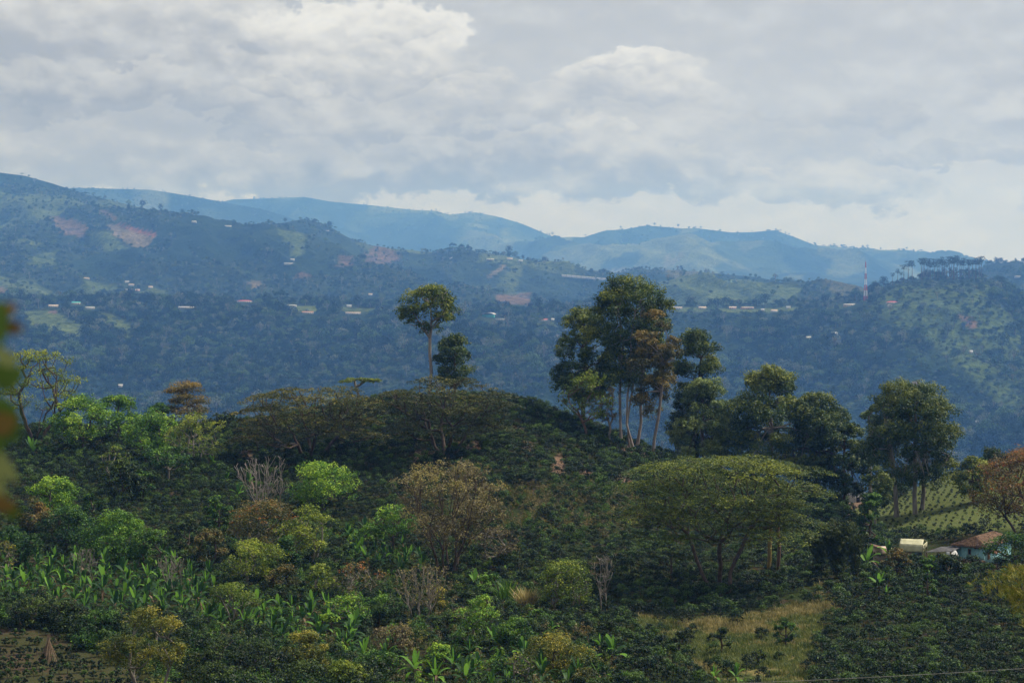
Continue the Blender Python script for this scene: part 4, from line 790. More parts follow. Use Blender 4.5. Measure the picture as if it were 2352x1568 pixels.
YM = [coffee_mesh(230 + i, rad=.48, h=.95, L=.19, W_=.10, ncl=16, per=20) for i in range(3)]
def scatter(name, pts, sc, coll, label, cat=None, rot=None, seed=1, tilt=.08):
    n = len(pts); r = np.random.default_rng(seed); me = bpy.data.meshes.new(name); me.vertices.add(n); me.vertices.foreach_set('co', np.asarray(pts, np.float32).ravel())
    at_ = me.attributes.new('rot', 'FLOAT_VECTOR', 'POINT'); rv = np.stack([r.normal(size=n) * tilt, r.normal(size=n) * tilt, r.uniform(0, 6.28, n)], 1); at_.data.foreach_set('vector', rv.astype(np.float32).ravel())
    at_ = me.attributes.new('sc', 'FLOAT_VECTOR', 'POINT'); sc = np.asarray(sc, float); sc = np.stack([sc, sc, sc * r.uniform(.85, 1.15, n)], 1) if sc.ndim == 1 else sc; at_.data.foreach_set('vector', sc.astype(np.float32).ravel())
    at_ = me.attributes.new('ix', 'INT', 'POINT'); at_.data.foreach_set('value', r.integers(0, len(coll.objects), n).astype(np.int32)); me.update()
    o = bpy.data.objects.new(name, me); C.objects.link(o); md = o.modifiers.new('scatter', 'NODES'); ng = bpy.data.node_groups.new(name, 'GeometryNodeTree'); md.node_group = ng
    ng.interface.new_socket('Geometry', in_out='INPUT', socket_type='NodeSocketGeometry'); ng.interface.new_socket('Geometry', in_out='OUTPUT', socket_type='NodeSocketGeometry')
    N = ng.nodes.new; gi, go = N('NodeGroupInput'), N('NodeGroupOutput'); ip = N('GeometryNodeInstanceOnPoints'); ci = N('GeometryNodeCollectionInfo'); ci.inputs['Collection'].default_value = coll; ci.inputs['Separate Children'].default_value = True; ci.inputs['Reset Children'].default_value = True
    def attr(nm, ty):
        a = N('GeometryNodeInputNamedAttribute'); a.data_type = ty; a.inputs['Name'].default_value = nm; return [s for s in a.outputs if s.enabled and s.name == 'Attribute'][0]
    Lk = ng.links.new; Lk(gi.outputs[0], ip.inputs['Points']); Lk(ci.outputs[0], ip.inputs['Instance']); ip.inputs['Pick Instance'].default_value = True
    Lk(attr('ix', 'INT'), ip.inputs['Instance Index']); er = N('FunctionNodeEulerToRotation'); Lk(attr('rot', 'FLOAT_VECTOR'), er.inputs[0]); Lk(er.outputs[0], ip.inputs['Rotation']); Lk(attr('sc', 'FLOAT_VECTOR'), ip.inputs['Scale'])
    Lk(ip.outputs[0], go.inputs[0]); return tag(o, label, cat, kind='stuff')
def grid_points(x0, x1, y0, y1, dx_, dy_, j, ang=0.0, seed=4):
    r = np.random.default_rng(seed); cx, cy_ = (x0 + x1) / 2, (y0 + y1) / 2; D = math.hypot(x1 - x0, y1 - y0) / 2
    a, b = np.meshgrid(np.arange(-D, D, dx_), np.arange(-D, D, dy_)); a = a.ravel() + r.normal(size=a.size) * j * dx_; b = b.ravel() + r.normal(size=b.size) * j * dy_
    X_ = cx + a * math.cos(ang) - b * math.sin(ang); Y_ = cy_ + a * math.sin(ang) + b * math.cos(ang); ok = (X_ > x0) & (X_ < x1) & (Y_ > y0) & (Y_ < y1); X_, Y_ = X_[ok], Y_[ok]; Z_ = near.z(X_, Y_)
    return X_, Y_, Z_
X_, Y_, Z_ = grid_points(-135, 140, 170, 432, 1.55, 2.75, .12, .16)
px, py = proj(X_, Y_, Z_); inv = (px > -160) & (px < 2520)
bare = (soft(px, py, BARE, .6) > 0) & (rng.random(len(px)) > .3); grass = soft(px, py, [GRASS], 1) > 0; nurs = soft(px, py, [NURS]) > 0; young = soft(px, py, [YOUNG, BANK, YARD], .3) > 0; pathr = soft(px, py, [PATHR], .5) > 0
grove = np.zeros(len(px), bool)
for q in GROVES: grove |= inpoly(px, py, q[0])
HOUSE = inpoly(px, py, [(2060, 1225), (2352, 1190), (2520, 1190), (2520, 1300), (2230, 1302), (2060, 1296)]) & (Y_ > 255) & (Y_ < 300)
SHRUBZ = inpoly(px, py, [(1150, 1120), (1330, 1115), (1480, 1130), (1480, 1215), (1330, 1240), (1150, 1230)])
UND = inpoly(px, py, [(120, 1450), (220, 1380), (450, 1440), (700, 1470), (780, 1480), (1000, 1400), (1180, 1420), (1350, 1480), (1420, 1568), (1420, 1700), (420, 1700), (300, 1510)])
hole = (fbm(X_, Y_, 9, 3) > .50)
ok = inv & ~bare & ~nurs & ~young & ~pathr & ~grove & ~HOUSE & ~hole & (rng.random(len(px)) < .97)
ok &= ~(grass & (rng.random(len(px)) > .13)); ok &= ~(SHRUBZ & (rng.random(len(px)) > .55)); ok &= ~(UND & (rng.random(len(px)) > .5))
X_, Y_, Z_, px, py = X_[ok], Y_[ok], Z_[ok], px[ok], py[ok]; sc = rng.uniform(.7, 1.3, len(X_)) * np.where(Y_ > 330, 1.12, 1.0)
right = (px > 1900) & (px < 2352) & (py < 1568) & (py > 1290); cand = np.where(right)[0]; cand = cand[np.argsort(Y_[cand])][:300]
isI = np.zeros(len(px), bool); isI[cand] = True
CMARK = [(2018, 1385, 'the banana clump in the rows'), (1990, 1330, 'the skirted banana plant'), (2180, 1320, 'the dark round bush'), (2335, 1400, 'the bamboo spray'), (1890, 1450, 'the clearing edge'), (2330, 1530, 'the lower right corner'), (1950, 1545, 'the wire, left half'), (2140, 1540, 'the middle of the wire'), (2135, 1318, 'the tiny green bush'), (2120, 1440, 'the right field centre')]
NMARK = [(112, 1510, 'the stick tepee'), (342, 1560, 'the golden tree'), (20, 1435, 'the soil rows upper corner'), (20, 1560, 'the lower left corner'), (230, 1500, 'the dark thicket'), (180, 1560, 'the bottom edge')]
def bush_label(px, py, s, marks, kd):
    m_ = min(marks, key=lambda k: (k[0] - px) ** 2 + 3 * (k[1] - py) ** 2); dx_, dy_ = px - m_[0], (py - m_[1]) * 1.7; q = int(round(math.atan2(dy_, dx_) / (math.pi / 4))) % 8
    dr = ('right of', 'below and right of', 'just below', 'below and left of', 'left of', 'above and left of', 'just above', 'above and right of')[q]; rg = math.hypot(dx_, dy_)
    return f"{'small' if s < .88 else 'large' if s > 1.08 else 'medium'} {kd} {'close' if rg < 30 else 'near' if rg < 65 else 'well'} {dr} {m_[2]}"
for n_, i in enumerate(cand):
    o = link('coffee_bush', CM[n_ % 6], None, (X_[i], Y_[i], Z_[i])); s_ = sc[i]; o.scale = (s_, s_, s_); o.rotation_euler = (0, 0, random.uniform(0, 6.28))
    tag(o, bush_label(px[i], py[i], s_, CMARK, 'dark coffee bush'), 'coffee bush', 'coffee bushes in the lower right rows')
print('coffee', len(px))
scatter('coffee_bushes', np.stack([X_, Y_, Z_], 1)[~isI], sc[~isI], proto_coll('coffee_bush', CM), 'dark green coffee bushes covering the near slopes in rows')
# nursery rows, lower left
X2, Y2, Z2 = grid_points(-75, -15, 172, 228, .85, 4.4, .06, .42, 9); p2, q2 = proj(X2, Y2, Z2); ok = inpoly(p2, q2, NURS) & (rng.random(len(p2)) < .88)
for n_, i in enumerate(np.where(ok)[0][:300]):
    o = link('young_coffee_bush', YM[n_ % 3], None, (X2[i], Y2[i], Z2[i])); s_ = random.uniform(.75, 1.15); o.scale = (s_, s_, s_); o.rotation_euler = (0, 0, random.uniform(0, 6.28))
    tag(o, bush_label(p2[i], q2[i], s_, NMARK, 'young coffee bush'), 'coffee bush', 'young coffee bushes in the lower left rows')
print('nursery', ok.sum())
# young plants on the light green slope
X3, Y3, Z3 = grid_points(60, 140, 290, 430, 1.7, 3.2, .10, .2, 12); p3, q3 = proj(X3, Y3, Z3); ok = inpoly(p3, q3, YOUNG) & (rng.random(len(p3)) < .9)
scatter('young_coffee_bushes', np.stack([X3, Y3, Z3], 1)[ok], rng.uniform(.42, .75, ok.sum()), proto_coll('young_coffee', YM), 'rows of young coffee plants dotting the light green slope behind the farmhouse')

# ---------------------------------------------------------------- undergrowth of mixed shrubs and weeds
def shrub_mesh(seed, leaf, rad, h, n, L):
    r = np.random.default_rng(seed); d = unit(r.normal(size=(n, 3)) + [0, 0, .5]); d[:, 2] = abs(d[:, 2]); c = d * [rad, rad, h] * r.uniform(.45, 1, (n, 1)); v, f, ti = leaves(c, np.full(n, rad * .28), 14, L, L * .5, r, None, shell=.1)
    return mesh_of('shrub', v, f, M[leaf], tint=ti)
SM = [shrub_mesh(300, 'mid', 1.3, 1.8, 34, .26), shrub_mesh(301, 'green', 1.0, 1.5, 26, .24), shrub_mesh(302, 'dark', 1.5, 2.2, 44, .26), shrub_mesh(303, 'coral', 1.2, 1.9, 26, .22), shrub_mesh(304, 'dark', 1.2, 1.7, 34, .24), shrub_mesh(305, 'gold', 1.1, 1.5, 24, .22), shrub_mesh(306, 'brown', 1.2, 1.8, 22, .2)]
DS = [shrub_mesh(310, 'dark', 1.6, 2.5, 60, .26), shrub_mesh(311, 'mid', 1.6, 2.3, 50, .26), shrub_mesh(312, 'dark', 1.4, 2.0, 46, .24)]
SCP = [shrub_mesh(320, 'brown', 1.2, 2.1, 26, .2), shrub_mesh(321, 'coral', 1.2, 2.0, 30, .22), shrub_mesh(322, 'mid', 1.2, 1.8, 30, .22)]
X4, Y4, Z4 = grid_points(-110, 60, 172, 300, 2.3, 2.3, .35, .1, 14); p4, q4 = proj(X4, Y4, Z4)
zone = inpoly(p4, q4, [(480, 1180), (760, 1200), (880, 1220), (1180, 1280), (1200, 1400), (1420, 1500), (1430, 1700), (420, 1700), (300, 1500), (240, 1400), (480, 1440), (760, 1480), (800, 1440), (600, 1380), (480, 1310)])
ok = zone & (rng.random(len(p4)) < .62); scatter('undergrowth', np.stack([X4, Y4, Z4], 1)[ok], rng.uniform(.6, 1.25, ok.sum()), proto_coll('mixed_shrub', SM), 'mixed green undergrowth between the foreground trees')
gz_ = np.zeros(len(p4), bool)
for q in GROVES: gz_ |= inpoly(p4, q4, q[0])
ok = gz_ & (rng.random(len(p4)) < .85); scatter('grove_weeds', np.stack([X4, Y4, Z4], 1)[ok], rng.uniform(.45, .8, ok.sum()), proto_coll('grove_shrub', SM[:1] + SM[2:3] + SM[4:5] + SM[6:]), 'weeds and low shrubs on the floor of the plantain groves')
hedge = inpoly(p4, q4, [(-60, 1375), (60, 1392), (150, 1425), (240, 1455), (430, 1450), (470, 1470), (640, 1480), (860, 1545), (900, 1700), (430, 1700), (430, 1568), (330, 1535), (225, 1505), (130, 1452), (-60, 1432)]) & (rng.random(len(p4)) < .95)
scatter('hedge_thicket', np.stack([X4, Y4, Z4], 1)[hedge], rng.uniform(.85, 1.25, hedge.sum()), proto_coll('dark_shrub', DS), 'dark leafy thicket running along the lower left between plantains and soil rows')
X5, Y5, Z5 = grid_points(-30, 60, 285, 345, 1.8, 1.8, .35, .1, 15); p5, q5 = proj(X5, Y5, Z5); ok = inpoly(p5, q5, [(1130, 1120), (1330, 1110), (1500, 1130), (1500, 1225), (1330, 1245), (1130, 1240)]) & (rng.random(len(p5)) < .75)
scatter('brown_scrub', np.stack([X5, Y5, Z5], 1)[ok], rng.uniform(.6, 1.1, ok.sum()), proto_coll('brown_shrub', SCP), 'thin brownish scrub across the middle slope right of the twiggy fan tree')
# grass on the clearing
def tuft(seed, m='straw'):
    r = np.random.default_rng(seed); V, Fc, T = [], [], []
    for i in range(40):
        a = r.uniform(0, 6.28); b = np.array([r.uniform(-.5, .5), r.uniform(-.5, .5), -.03]); h = r.uniform(.25, .6); o = np.array([math.cos(a), math.sin(a), 0]) * h * r.uniform(.2, .8); s_ = np.array([-math.sin(a), math.cos(a), 0]) * .03; k = len(V)
        V += [b - s_, b + s_, b + o * .4 + [0, 0, h * .7] + s_ * .6, b + o * .4 + [0, 0, h * .7] - s_ * .6, b + o + [0, 0, h], b + o + [0, 0, h] + s_ * .2]; Fc += [(k, k + 1, k + 2, k + 3), (k + 3, k + 2, k + 5, k + 4)]; T += [r.uniform(0, 1)] * 2
    return mesh_of('tuft', V, Fc, M[m], tint=T)
X6, Y6, Z6 = grid_points(0, 90, 176, 262, .75, .75, .4, .1, 16); p6, q6 = proj(X6, Y6, Z6); ok = ((soft(p6, q6, [GRASS], 1) > 0) & (fbm(X6, Y6, 9, 3) > -.6)) | (inpoly(p6, q6, PATHR) & (fbm(X6, Y6, 5, 2) > 0))
gm = fbm(X6 + 40, Y6, 11, 4) + .35 * (rng.random(len(X6)) - .5) > .02; o1 = ok & ~gm; o2 = ok & gm
scatter('dry_grass', np.stack([X6, Y6, Z6], 1)[o1], rng.uniform(.6, 1.3, o1.sum()), proto_coll('tuft', [tuft(i) for i in range(4)]), 'dry straw-coloured grass over the clearing at the lower right')
scatter('green_grass', np.stack([X6, Y6, Z6], 1)[o2], rng.uniform(.6, 1.2, o2.sum()), proto_coll('green_tuft', [tuft(i + 9, 'grass') for i in range(4)]), 'green grass patches over the clearing at the lower right')
# ---------------------------------------------------------------- trees of the far slopes
def fartree(seed, kind, leaf, H_, R_, n=150, L=1.0):
    r = np.random.default_rng(seed); bark = 'bark_pale' if kind in ('pale', 'bare') else 'bark'
    if kind == 'tall': c = np.stack([r.normal(size=n) * R_ * .45, r.normal(size=n) * R_ * .45, H_ * (.38 + .6 * r.uniform(0, 1, n))], 1)
    elif kind == 'stem': c = np.stack([r.normal(size=n) * R_ * .42, r.normal(size=n) * R_ * .42, H_ * (.70 + .27 * r.uniform(0, 1, n))], 1)
    elif kind == 'umb':
        a = r.uniform(0, 6.28, n); q = np.sqrt(r.uniform(0, 1, n)); c = np.stack([R_ * q * np.cos(a), R_ * q * np.sin(a), H_ * (.95 - .28 * q * q) + r.normal(size=n) * .4], 1)
    else:
        d = unit(r.normal(size=(n, 3)) + [0, 0, .25]); c = d * [R_, R_, H_ * .36] * r.uniform(.55, 1, (n, 1)) * (1 + .18 * np.sin(d[:, :1] * 5 + seed) + .15 * np.cos(d[:, 1:2] * 6)) + [0, 0, H_ * .62]
    k_ = 2 if kind == 'bare' else 4
    v, f, ti = leaves(c, np.full(n, L * .8), k_, L, L * .75, r, None, shell=.1, up=.6)
    vt, ft = tubes([(0, 0, -2), (0, 0, H_ * .4)], [(0, 0, H_ * .4), (0, 0, H_ * .8)], [.38, .28], [.28, .1], 4)
    if kind in ('pale', 'bare'):
        a = r.uniform(0, 6.28, 7); tip = np.stack([R_ * .7 * np.cos(a), R_ * .7 * np.sin(a), np.full(7, H_ * .85)], 1); v2, f2 = tubes(np.tile([[0, 0, H_ * .35]], (7, 1)), tip, [.2] * 7, [.08] * 7, 4); ft = np.vstack([ft, f2 + len(vt)]); vt = np.vstack([vt, v2])
    return mesh_of('far_tree', np.vstack([v, vt]), np.vstack([f, ft + len(v)]), [M[leaf], M[bark]], tint=np.append(ti, np.zeros(len(ft))), mi=[0] * len(f) + [1] * len(ft))
FT = [fartree(1, 'round', 'far1', 9, 5.0), fartree(2, 'round', 'far1', 7, 5.5), fartree(3, 'round', 'fard', 10, 4.5), fartree(4, 'umb', 'far1', 10, 6), fartree(5, 'round', 'far1', 8, 4.2), fartree(6, 'round', 'fard', 7, 4.6),
      fartree(7, 'pale', 'far2', 12, 4.5, 90), fartree(8, 'tall', 'fard', 13, 4.0), fartree(9, 'round', 'far2', 8, 4.6)]
FS_ = [fartree(21, 'round', 'far1', 4, 3.2, 60, .9), fartree(22, 'round', 'far2', 3.4, 2.8, 50, .9), fartree(23, 'round', 'fard', 4.5, 3.0, 60, .9)]
COL_F, COL_S = proto_coll('far_tree', FT), proto_coll('far_shrub', FS_)
r = np.random.default_rng(31)
def far_points(T, y0, y1, u0, u1, n, front=None):
    y = FAR * (y0 + (y1 - y0) * r.uniform(0, 1, n)); u = r.uniform(u0, u1, n); x = (u - PW / 2) / FL * y; z = T.z(x, y); return x, y, z, *proj(x, y, z)
HOUSES_AT = []   # filled by g.py ordering: rows of (dx, dy, width)
FARH = [(562, 694, 42, 'hip', 'red', 'white'), (431, 708, 52, 'long', 'white', 'white'), (207, 709, 24, 'long', 'white', 'white'), (123, 705, 26, 'gable', 'tan', 'white'), (175, 698, 22, 'gable', 'teal', 'tan'), (318, 699, 12, 'gable', 'white', 'white'),
 (668, 704, 32, 'long', 'grey', 'white'), (707, 720, 32, 'gable', 'orange', 'white'), (811, 721, 42, 'long', 'tan', 'white'), (802, 705, 13, 'gable', 'grey', 'white'), (922, 691, 12, 'gable', 'grey', 'white'),
 (1122, 728, 34, 'arch', 'white', 'teal'), (1150, 735, 30, 'flat', 'white', 'white'), (1247, 737, 26, 'gable', 'red', 'white'), (1270, 736, 9, 'gable', 'white', 'white'), (1045, 745, 20, 'gable', 'grey', 'grey'),
 (1613, 709, 20, 'gable', 'tan', 'white'), (1683, 709, 20, 'gable', 'tan', 'pink'), (1716, 709, 36, 'long', 'tan', 'pink'), (1752, 714, 9, 'gable', 'white', 'white'), (1778, 716, 17, 'gable', 'tan', 'white'), (1811, 708, 11, 'gable', 'grey', 'white'),
 (1952, 702, 36, 'long', 'white', 'tan'), (2049, 697, 32, 'hip', 'red', 'white'), (2043, 705, 11, 'gable', 'white', 'white'), (1915, 768, 18, 'gable', 'grey', 'white'), (1857, 778, 12, 'gable', 'white', 'white'), (2230, 810, 9, 'gable', 'white', 'white'),
 (277, 888, 11, 'gable', 'white', 'white'), (490, 924, 22, 'gable', 'grey', 'white'), (2244, 972, 8, 'gable', 'white', 'tan'), (1556, 709, 26, 'long', 'tan', 'white')]
FARL = [(524, 521, 18, 'gable', 'grey', 'white'), (446, 511, 12, 'gable', 'white', 'white'), (752, 531, 9, 'flat', 'white', 'white'), (664, 607, 28, 'long', 'white', 'white'), (672, 598, 11, 'gable', 'white', 'white'), (199, 641, 14, 'gable', 'tan', 'white'),
 (292, 649, 11, 'gable', 'white', 'white'), (302, 656, 14, 'gable', 'tan', 'white'), (297, 667, 20, 'long', 'white', 'white'), (316, 668, 12, 'gable', 'tan', 'pink'), (346, 661, 12, 'gable', 'tan', 'white'), (332, 677, 18, 'long', 'white', 'white'),
 (816, 544, 16, 'long', 'white', 'white'), (1036, 594, 9, 'gable', 'white', 'white'), (1126, 597, 20, 'long', 'white', 'white'), (1171, 596, 16, 'gable', 'tan', 'white'), (1196, 600, 11, 'gable', 'grey', 'white'), (851, 678, 10, 'gable', 'tan', 'white'), (2339, 637, 20, 'long', 'white', 'white')]
def clear_of(px, py, lst, up=6, dn=16):
    ok = np.ones(len(px), bool)
    for h in lst: ok &= ~((abs(px - h[0]) < h[2] * .6 + 5) & (py > h[1] - up) & (py < h[1] + dn))
    return ok
PLM = [(h[0], h[1], n) for h, n in zip(FARH, ['the red-roofed villa', 'the very long white shed', 'the low white house', 'the tan-roofed house', 'the teal-roofed house', 'the tiny white house', 'the grey-roofed long shed', 'the orange-roofed house', 'the long tan-roofed sheds', 'the small grey-roofed house', 'the tiny middle house', 'the arched white hall', 'the blocky house', 'the red-roofed white house', 'the tiny hut', 'the grey-roofed house', 'the right tan-roofed house', 'the pink house', 'the long pink house', 'the tiny white hut', 'the small tan-roofed house', 'the tiny grey-roofed house', 'the long white-roofed house', 'the right red-roofed house'])]
def plateau_label(px, py, k):
    m_ = min(PLM, key=lambda q: abs(q[0] - px)); kd = ('round', 'wide round', 'dark round', 'flat-topped', 'small round', 'low dark', 'pale-stemmed', 'tall narrow', 'pale round')[k]; d_ = abs(px - m_[0])
    return f"hazy {kd} plateau tree {'close' if d_ < 15 else 'a little way' if d_ < 40 else 'well'} {'left' if px < m_[0] else 'right'} of {m_[2]}"
GLM = [(100, 830, 'the half-bare tree'), (277, 888, 'the low left hut'), (430, 880, 'the ragged conifer'), (490, 930, 'the lowest grey-roofed house'), (700, 860, 'the bronze umbrella tree'), (826, 860, 'the yellow umbrella tree'), (930, 720, 'the lone tall tree'), (1080, 800, 'the short dense tree'), (1200, 900, 'the coffee hill top'), (1270, 800, 'the hill cluster'), (1690, 830, 'the lumpy dark tree'), (1857, 778, 'the small white hut'), (1915, 768, 'the lone grey-roofed house'), (1775, 830, 'the bright-topped tree'), (1960, 930, 'the slim pale tree'), (2096, 880, 'the massive dark tree'), (2230, 810, 'the steep hillside hut'), (2244, 972, 'the lowest hut at right'), (2300, 1020, 'the orange-flowered tree'), (120, 745, 'the bright green field'), (640, 780, 'the left gorge middle')]
def gorge_label(px, py, k, s):
    kd = ('round', 'wide round', 'dark round', 'flat-topped', 'small round', 'low dark', 'pale-stemmed', 'tall narrow', 'pale round')[k]; return bush_label(px, py, s * .55, GLM, 'hazy ' + kd + ' tree').replace('medium ', '')
# the gorge side: 300 nearest big trees singly, the rest as one wood
x, y, z, px, py = far_points(mid, 1430, 2330, -250, 2600, 26000)
d0 = fbm(x, y, 195, 3); paste = np.zeros(len(x), bool)
for q in PASTM + SOILM: paste |= inpoly(px, py, q)
scr = inpoly(px, py, SCRUB_R)
dens = np.where(d0 > .0, 1.0, np.where(d0 > -.2, .75, .05)); dens = np.where(scr, .10, dens)
ok = ~paste & (r.random(len(x)) < dens) & clear_of(px, py, FARH) & ~inpoly(px, py, [(2020, 640), (2285, 640), (2300, 662), (2020, 675)])
x, y, z, px, py = x[ok], y[ok], z[ok], px[ok], py[ok]; sc = FAR * np.where(r.random(len(x)) < .06, r.uniform(1.1, 1.5, len(x)), r.uniform(.42, .95, len(x))) * (1 + .5 * fbm(x, y, 260, 2))
vis = (px > 20) & (px < 2340) & (py < 1060) & (py > 760)
big = np.where(vis)[0]; big = big[np.argsort(-sc[big] / y[big])][:240]
crest = np.where((px > 10) & (px < 2345) & (py < 745))[0]; crest = crest[np.argsort(-sc[crest])][:60]
isI = np.zeros(len(x), bool); isI[big] = True; isI[crest] = True
for i in np.where(isI)[0]:
    k = int(r.integers(0, len(FT))); o = link('hillside_tree', FT[k], None, (x[i], y[i], z[i] - .3)); s_ = sc[i] * 1.05; o.scale = (s_, s_, s_ * r.uniform(.9, 1.2)); o.rotation_euler = (0, 0, r.uniform(0, 6.28))
    cr_ = py[i] < 745
    tag(o, plateau_label(px[i], py[i], k) if cr_ else gorge_label(px[i], py[i], k, sc[i]), 'tree', 'trees along the plateau edge across the gorge' if cr_ else 'trees on the wooded gorge side')
scatter('gorge_wood', np.stack([x, y, z], 1)[~isI], sc[~isI], COL_F, 'continuous wood covering the gorge side across the valley')
print('mid trees', len(x))
x, y, z, px, py = far_points(mid, 1430, 2330, -250, 2600, 26000); ok = clear_of(px, py, FARH, 3, 12); pst = np.zeros(len(x), bool)
for q in PASTM: pst |= inpoly(px, py, q)
ok &= (r.random(len(x)) < np.where(pst, .04, np.where(inpoly(px, py, SCRUB_R), .55, .7)))
scatter('gorge_scrub', np.stack([x, y, z], 1)[ok], FAR * r.uniform(.4, .9, ok.sum()), COL_S, 'scrub and low bushes between the trees of the gorge side')
# long mountain
x, y, z, px, py = far_points(L3, 2700, 4250, -300, 2600, 34000); paste = np.zeros(len(x), bool)
for q in BROWN3 + PALE3 + GREEN3 + DARK3 + RED3: paste |= inpoly(px, py, q)
f1 = fbm(x, y * .6, 495, 3); f2 = fbm(x + 900, y * .6, 390, 3); dn = np.where(f1 > .14, .16, np.where(f2 > .27, .10, np.where(f1 < -.18, .06, .9))); dn = np.where(paste, .02, dn)
ok = (r.random(len(x)) < dn) & clear_of(px, py, FARL, 4, 6); scatter('mountain_wood', np.stack([x, y, z], 1)[ok], FAR * np.where(r.random(ok.sum()) < .12, r.uniform(.7, 1.0, ok.sum()), r.uniform(.35, .65, ok.sum())), COL_F, 'woods and hedgerows over the long blue mountain')
print('mount trees', ok.sum())
# ridge-top woods on the farthest ranges
def ridge_wood(Tm, n, s0, s1, label, u0=-200, u1=2600):
    u = r.uniform(u0, u1, n); cyv = np.interp(u, Tm.us, Tm.cy); y = Tm.y0 + (cyv - Tm.y0) * (1 - np.abs(r.normal(size=n)) * .16); y = np.maximum(y, Tm.y0 + 90); x = (u - PW / 2) / FL * y; z = Tm.z(x, y); k = (fbm(u, np.zeros(n), 60, 3) > -.12) | (r.random(n) < .12)
    scatter('ridge_wood', np.stack([x, y, z], 1)[k], FAR * r.uniform(s0, s1, k.sum()), COL_F, label)
ridge_wood(RC, 2600, .6, 1.35, 'tree line and copses along the round-topped ridge'); ridge_wood(RB, 2000, .4, .95, 'tree line along the farthest hazy ridge', -200, 1350); ridge_wood(RA, 1500, .4, .9, 'tree line along the fog-capped ridge', -200, 800)
ridge_wood(L3, 1700, .35, .8, 'trees scattered along the crest of the long blue mountain')
# single trees that stand out against the sky or haze on the long mountain
for dx, h, k, lb in [(295, 13, 0, 'small round tree on the mountain crest left of the pair of taller trees'), (328, 20, 2, 'broad dark tree on the mountain crest, biggest of the three at upper left'), (369, 19, 7, 'narrow dark tree on the mountain crest right of the biggest one'),
                     (419, 18, 7, 'thin tree on the mountain crest near the white sheds'), (427, 13, 0, 'stubby tree beside the thin one near the white sheds'), (655, 12, 7, 'tree at the end of the fog-capped spur'), (757, 15, 2, 'dark tree on the mountain spur above the square white house'),
                     (1040, 14, 3, 'spreading tree on the lower mountain shoulder'), (1060, 11, 3, 'small spreading tree right of the one on the lower shoulder'), (1169, 22, 7, 'tall leafy tree standing up in the middle of the mountain shoulder'), (1183, 14, 0, 'rounder tree beside the tall leafy one on the shoulder'),
                     (1250, 14, 2, 'dark round tree on the shoulder above the plastic tunnels'), (1327, 12, 0, 'little tree on the shoulder right of the dark round one')]:
    c_ = float(np.interp(dx, L3.us, L3.c)); yy = float(np.interp(dx, L3.us, L3.cy)) - 35; h *= .85; xx = P(dx, c_, yy).x; o = link('crest_tree', FT[k], None, (xx, yy, float(L3.z(xx, yy)) - .5)); hh = FT[k].vertices[0].co; zm = max(v.co.z for v in FT[k].vertices); s_ = FAR * h / zm * 1.25; o.scale = (s_ * .9, s_ * .9, s_); tag(o, lb, 'tree')
for dx, h, lb in [(1678, 26, 'lone tree with a bare stem on the round-topped ridge'), (1728, 13, 'tiny tree right of the lone bare-stemmed one on the round-topped ridge'), (1318, 22, 'copse-like round tree in the notch where the round-topped ridge begins')]:
    yy = 7250 * FAR; c_ = float(np.interp(dx, RC.us, RC.c)); xx = P(dx, c_, yy).x; k = 7 if h > 24 else 2; zm = max(v.co.z for v in FT[k].vertices) / FAR; o = link('crest_tree', FT[k], None, (xx, yy, float(RC.z(xx, yy)) - 1)); s_ = h / zm; o.scale = (s_, s_, s_); tag(o, lb, 'tree')
# eucalyptus stand on the hill top at the right
ST = [fartree(60 + i, 'stem', 'fard', 17, 3.0 + .3 * i, 60, .8) for i in range(3)]; SL = [fartree(70 + i, 'tall', 'fard', 10, 2.2, 60, .8) for i in range(2)]
hp = [2117, 2123, 2129, 2136, 2142, 2147, 2152, 2158, 2163, 2168, 2174, 2180, 2186, 2190, 2195, 2200, 2205, 2209, 2214, 2219, 2224, 2229, 2234, 2239, 2244, 2249, 2254, 2120, 2126, 2133, 2145, 2155, 2166, 2171, 2184, 2193, 2198, 2203, 2212, 2222, 2232, 2242, 2247]; hp = sorted(hp)
def mid_at(dx, yy): 
    xx = P(dx, 650, yy).x; return xx, float(mid.z(xx, yy))
for i, dx in enumerate(hp):
    yy = (2285 + r.uniform(-25, 25)) * FAR; xx, zz = mid_at(dx + r.uniform(-2, 2), yy); me = ST[i % 3] if i % 4 != 3 else SL[i % 2]; o = link('hilltop_tree', me, None, (xx, yy, zz - .4)); s_ = FAR * (r.uniform(1.2, 1.6) if i % 4 != 3 else r.uniform(1.0, 1.4)); o.scale = (s_, s_, s_); o.rotation_euler = (0, 0, r.uniform(0, 6.28))
    tag(o, 'leftmost thin-stemmed tree of the hilltop row' if i == 0 else 'rightmost tree of the hilltop row' if i == len(hp) - 1 else 'thin-stemmed dark tree inside the dense row crowning the right hill' if i % 4 != 3 else 'bushy-to-the-ground tree inside the dense row crowning the right hill', 'tree', 'row of thin-stemmed trees crowning the right hill')
for i, (dx, s_, lb) in enumerate([(2050, .8, 'leftmost small tree of the group stepping up to the hilltop row'), (2062, .95, 'second tree of the group stepping up to the hilltop row'), (2076, 1.15, 'leaning tree between the mast and the hilltop row'), (2086, 1.35, 'tall tree of the pair just left of the hilltop row'), (2095, 1.3, 'right tree of the pair just left of the hilltop row'), (2070, .7, 'short bushy tree under the pair left of the hilltop row')]):
    yy = 2280 * FAR; s_ *= FAR * 1.15; xx, zz = mid_at(dx, yy); o = link('hilltop_tree', ST[i % 3], None, (xx, yy, zz - .4)); o.scale = (s_, s_, s_ * .95); tag(o, lb, 'tree')
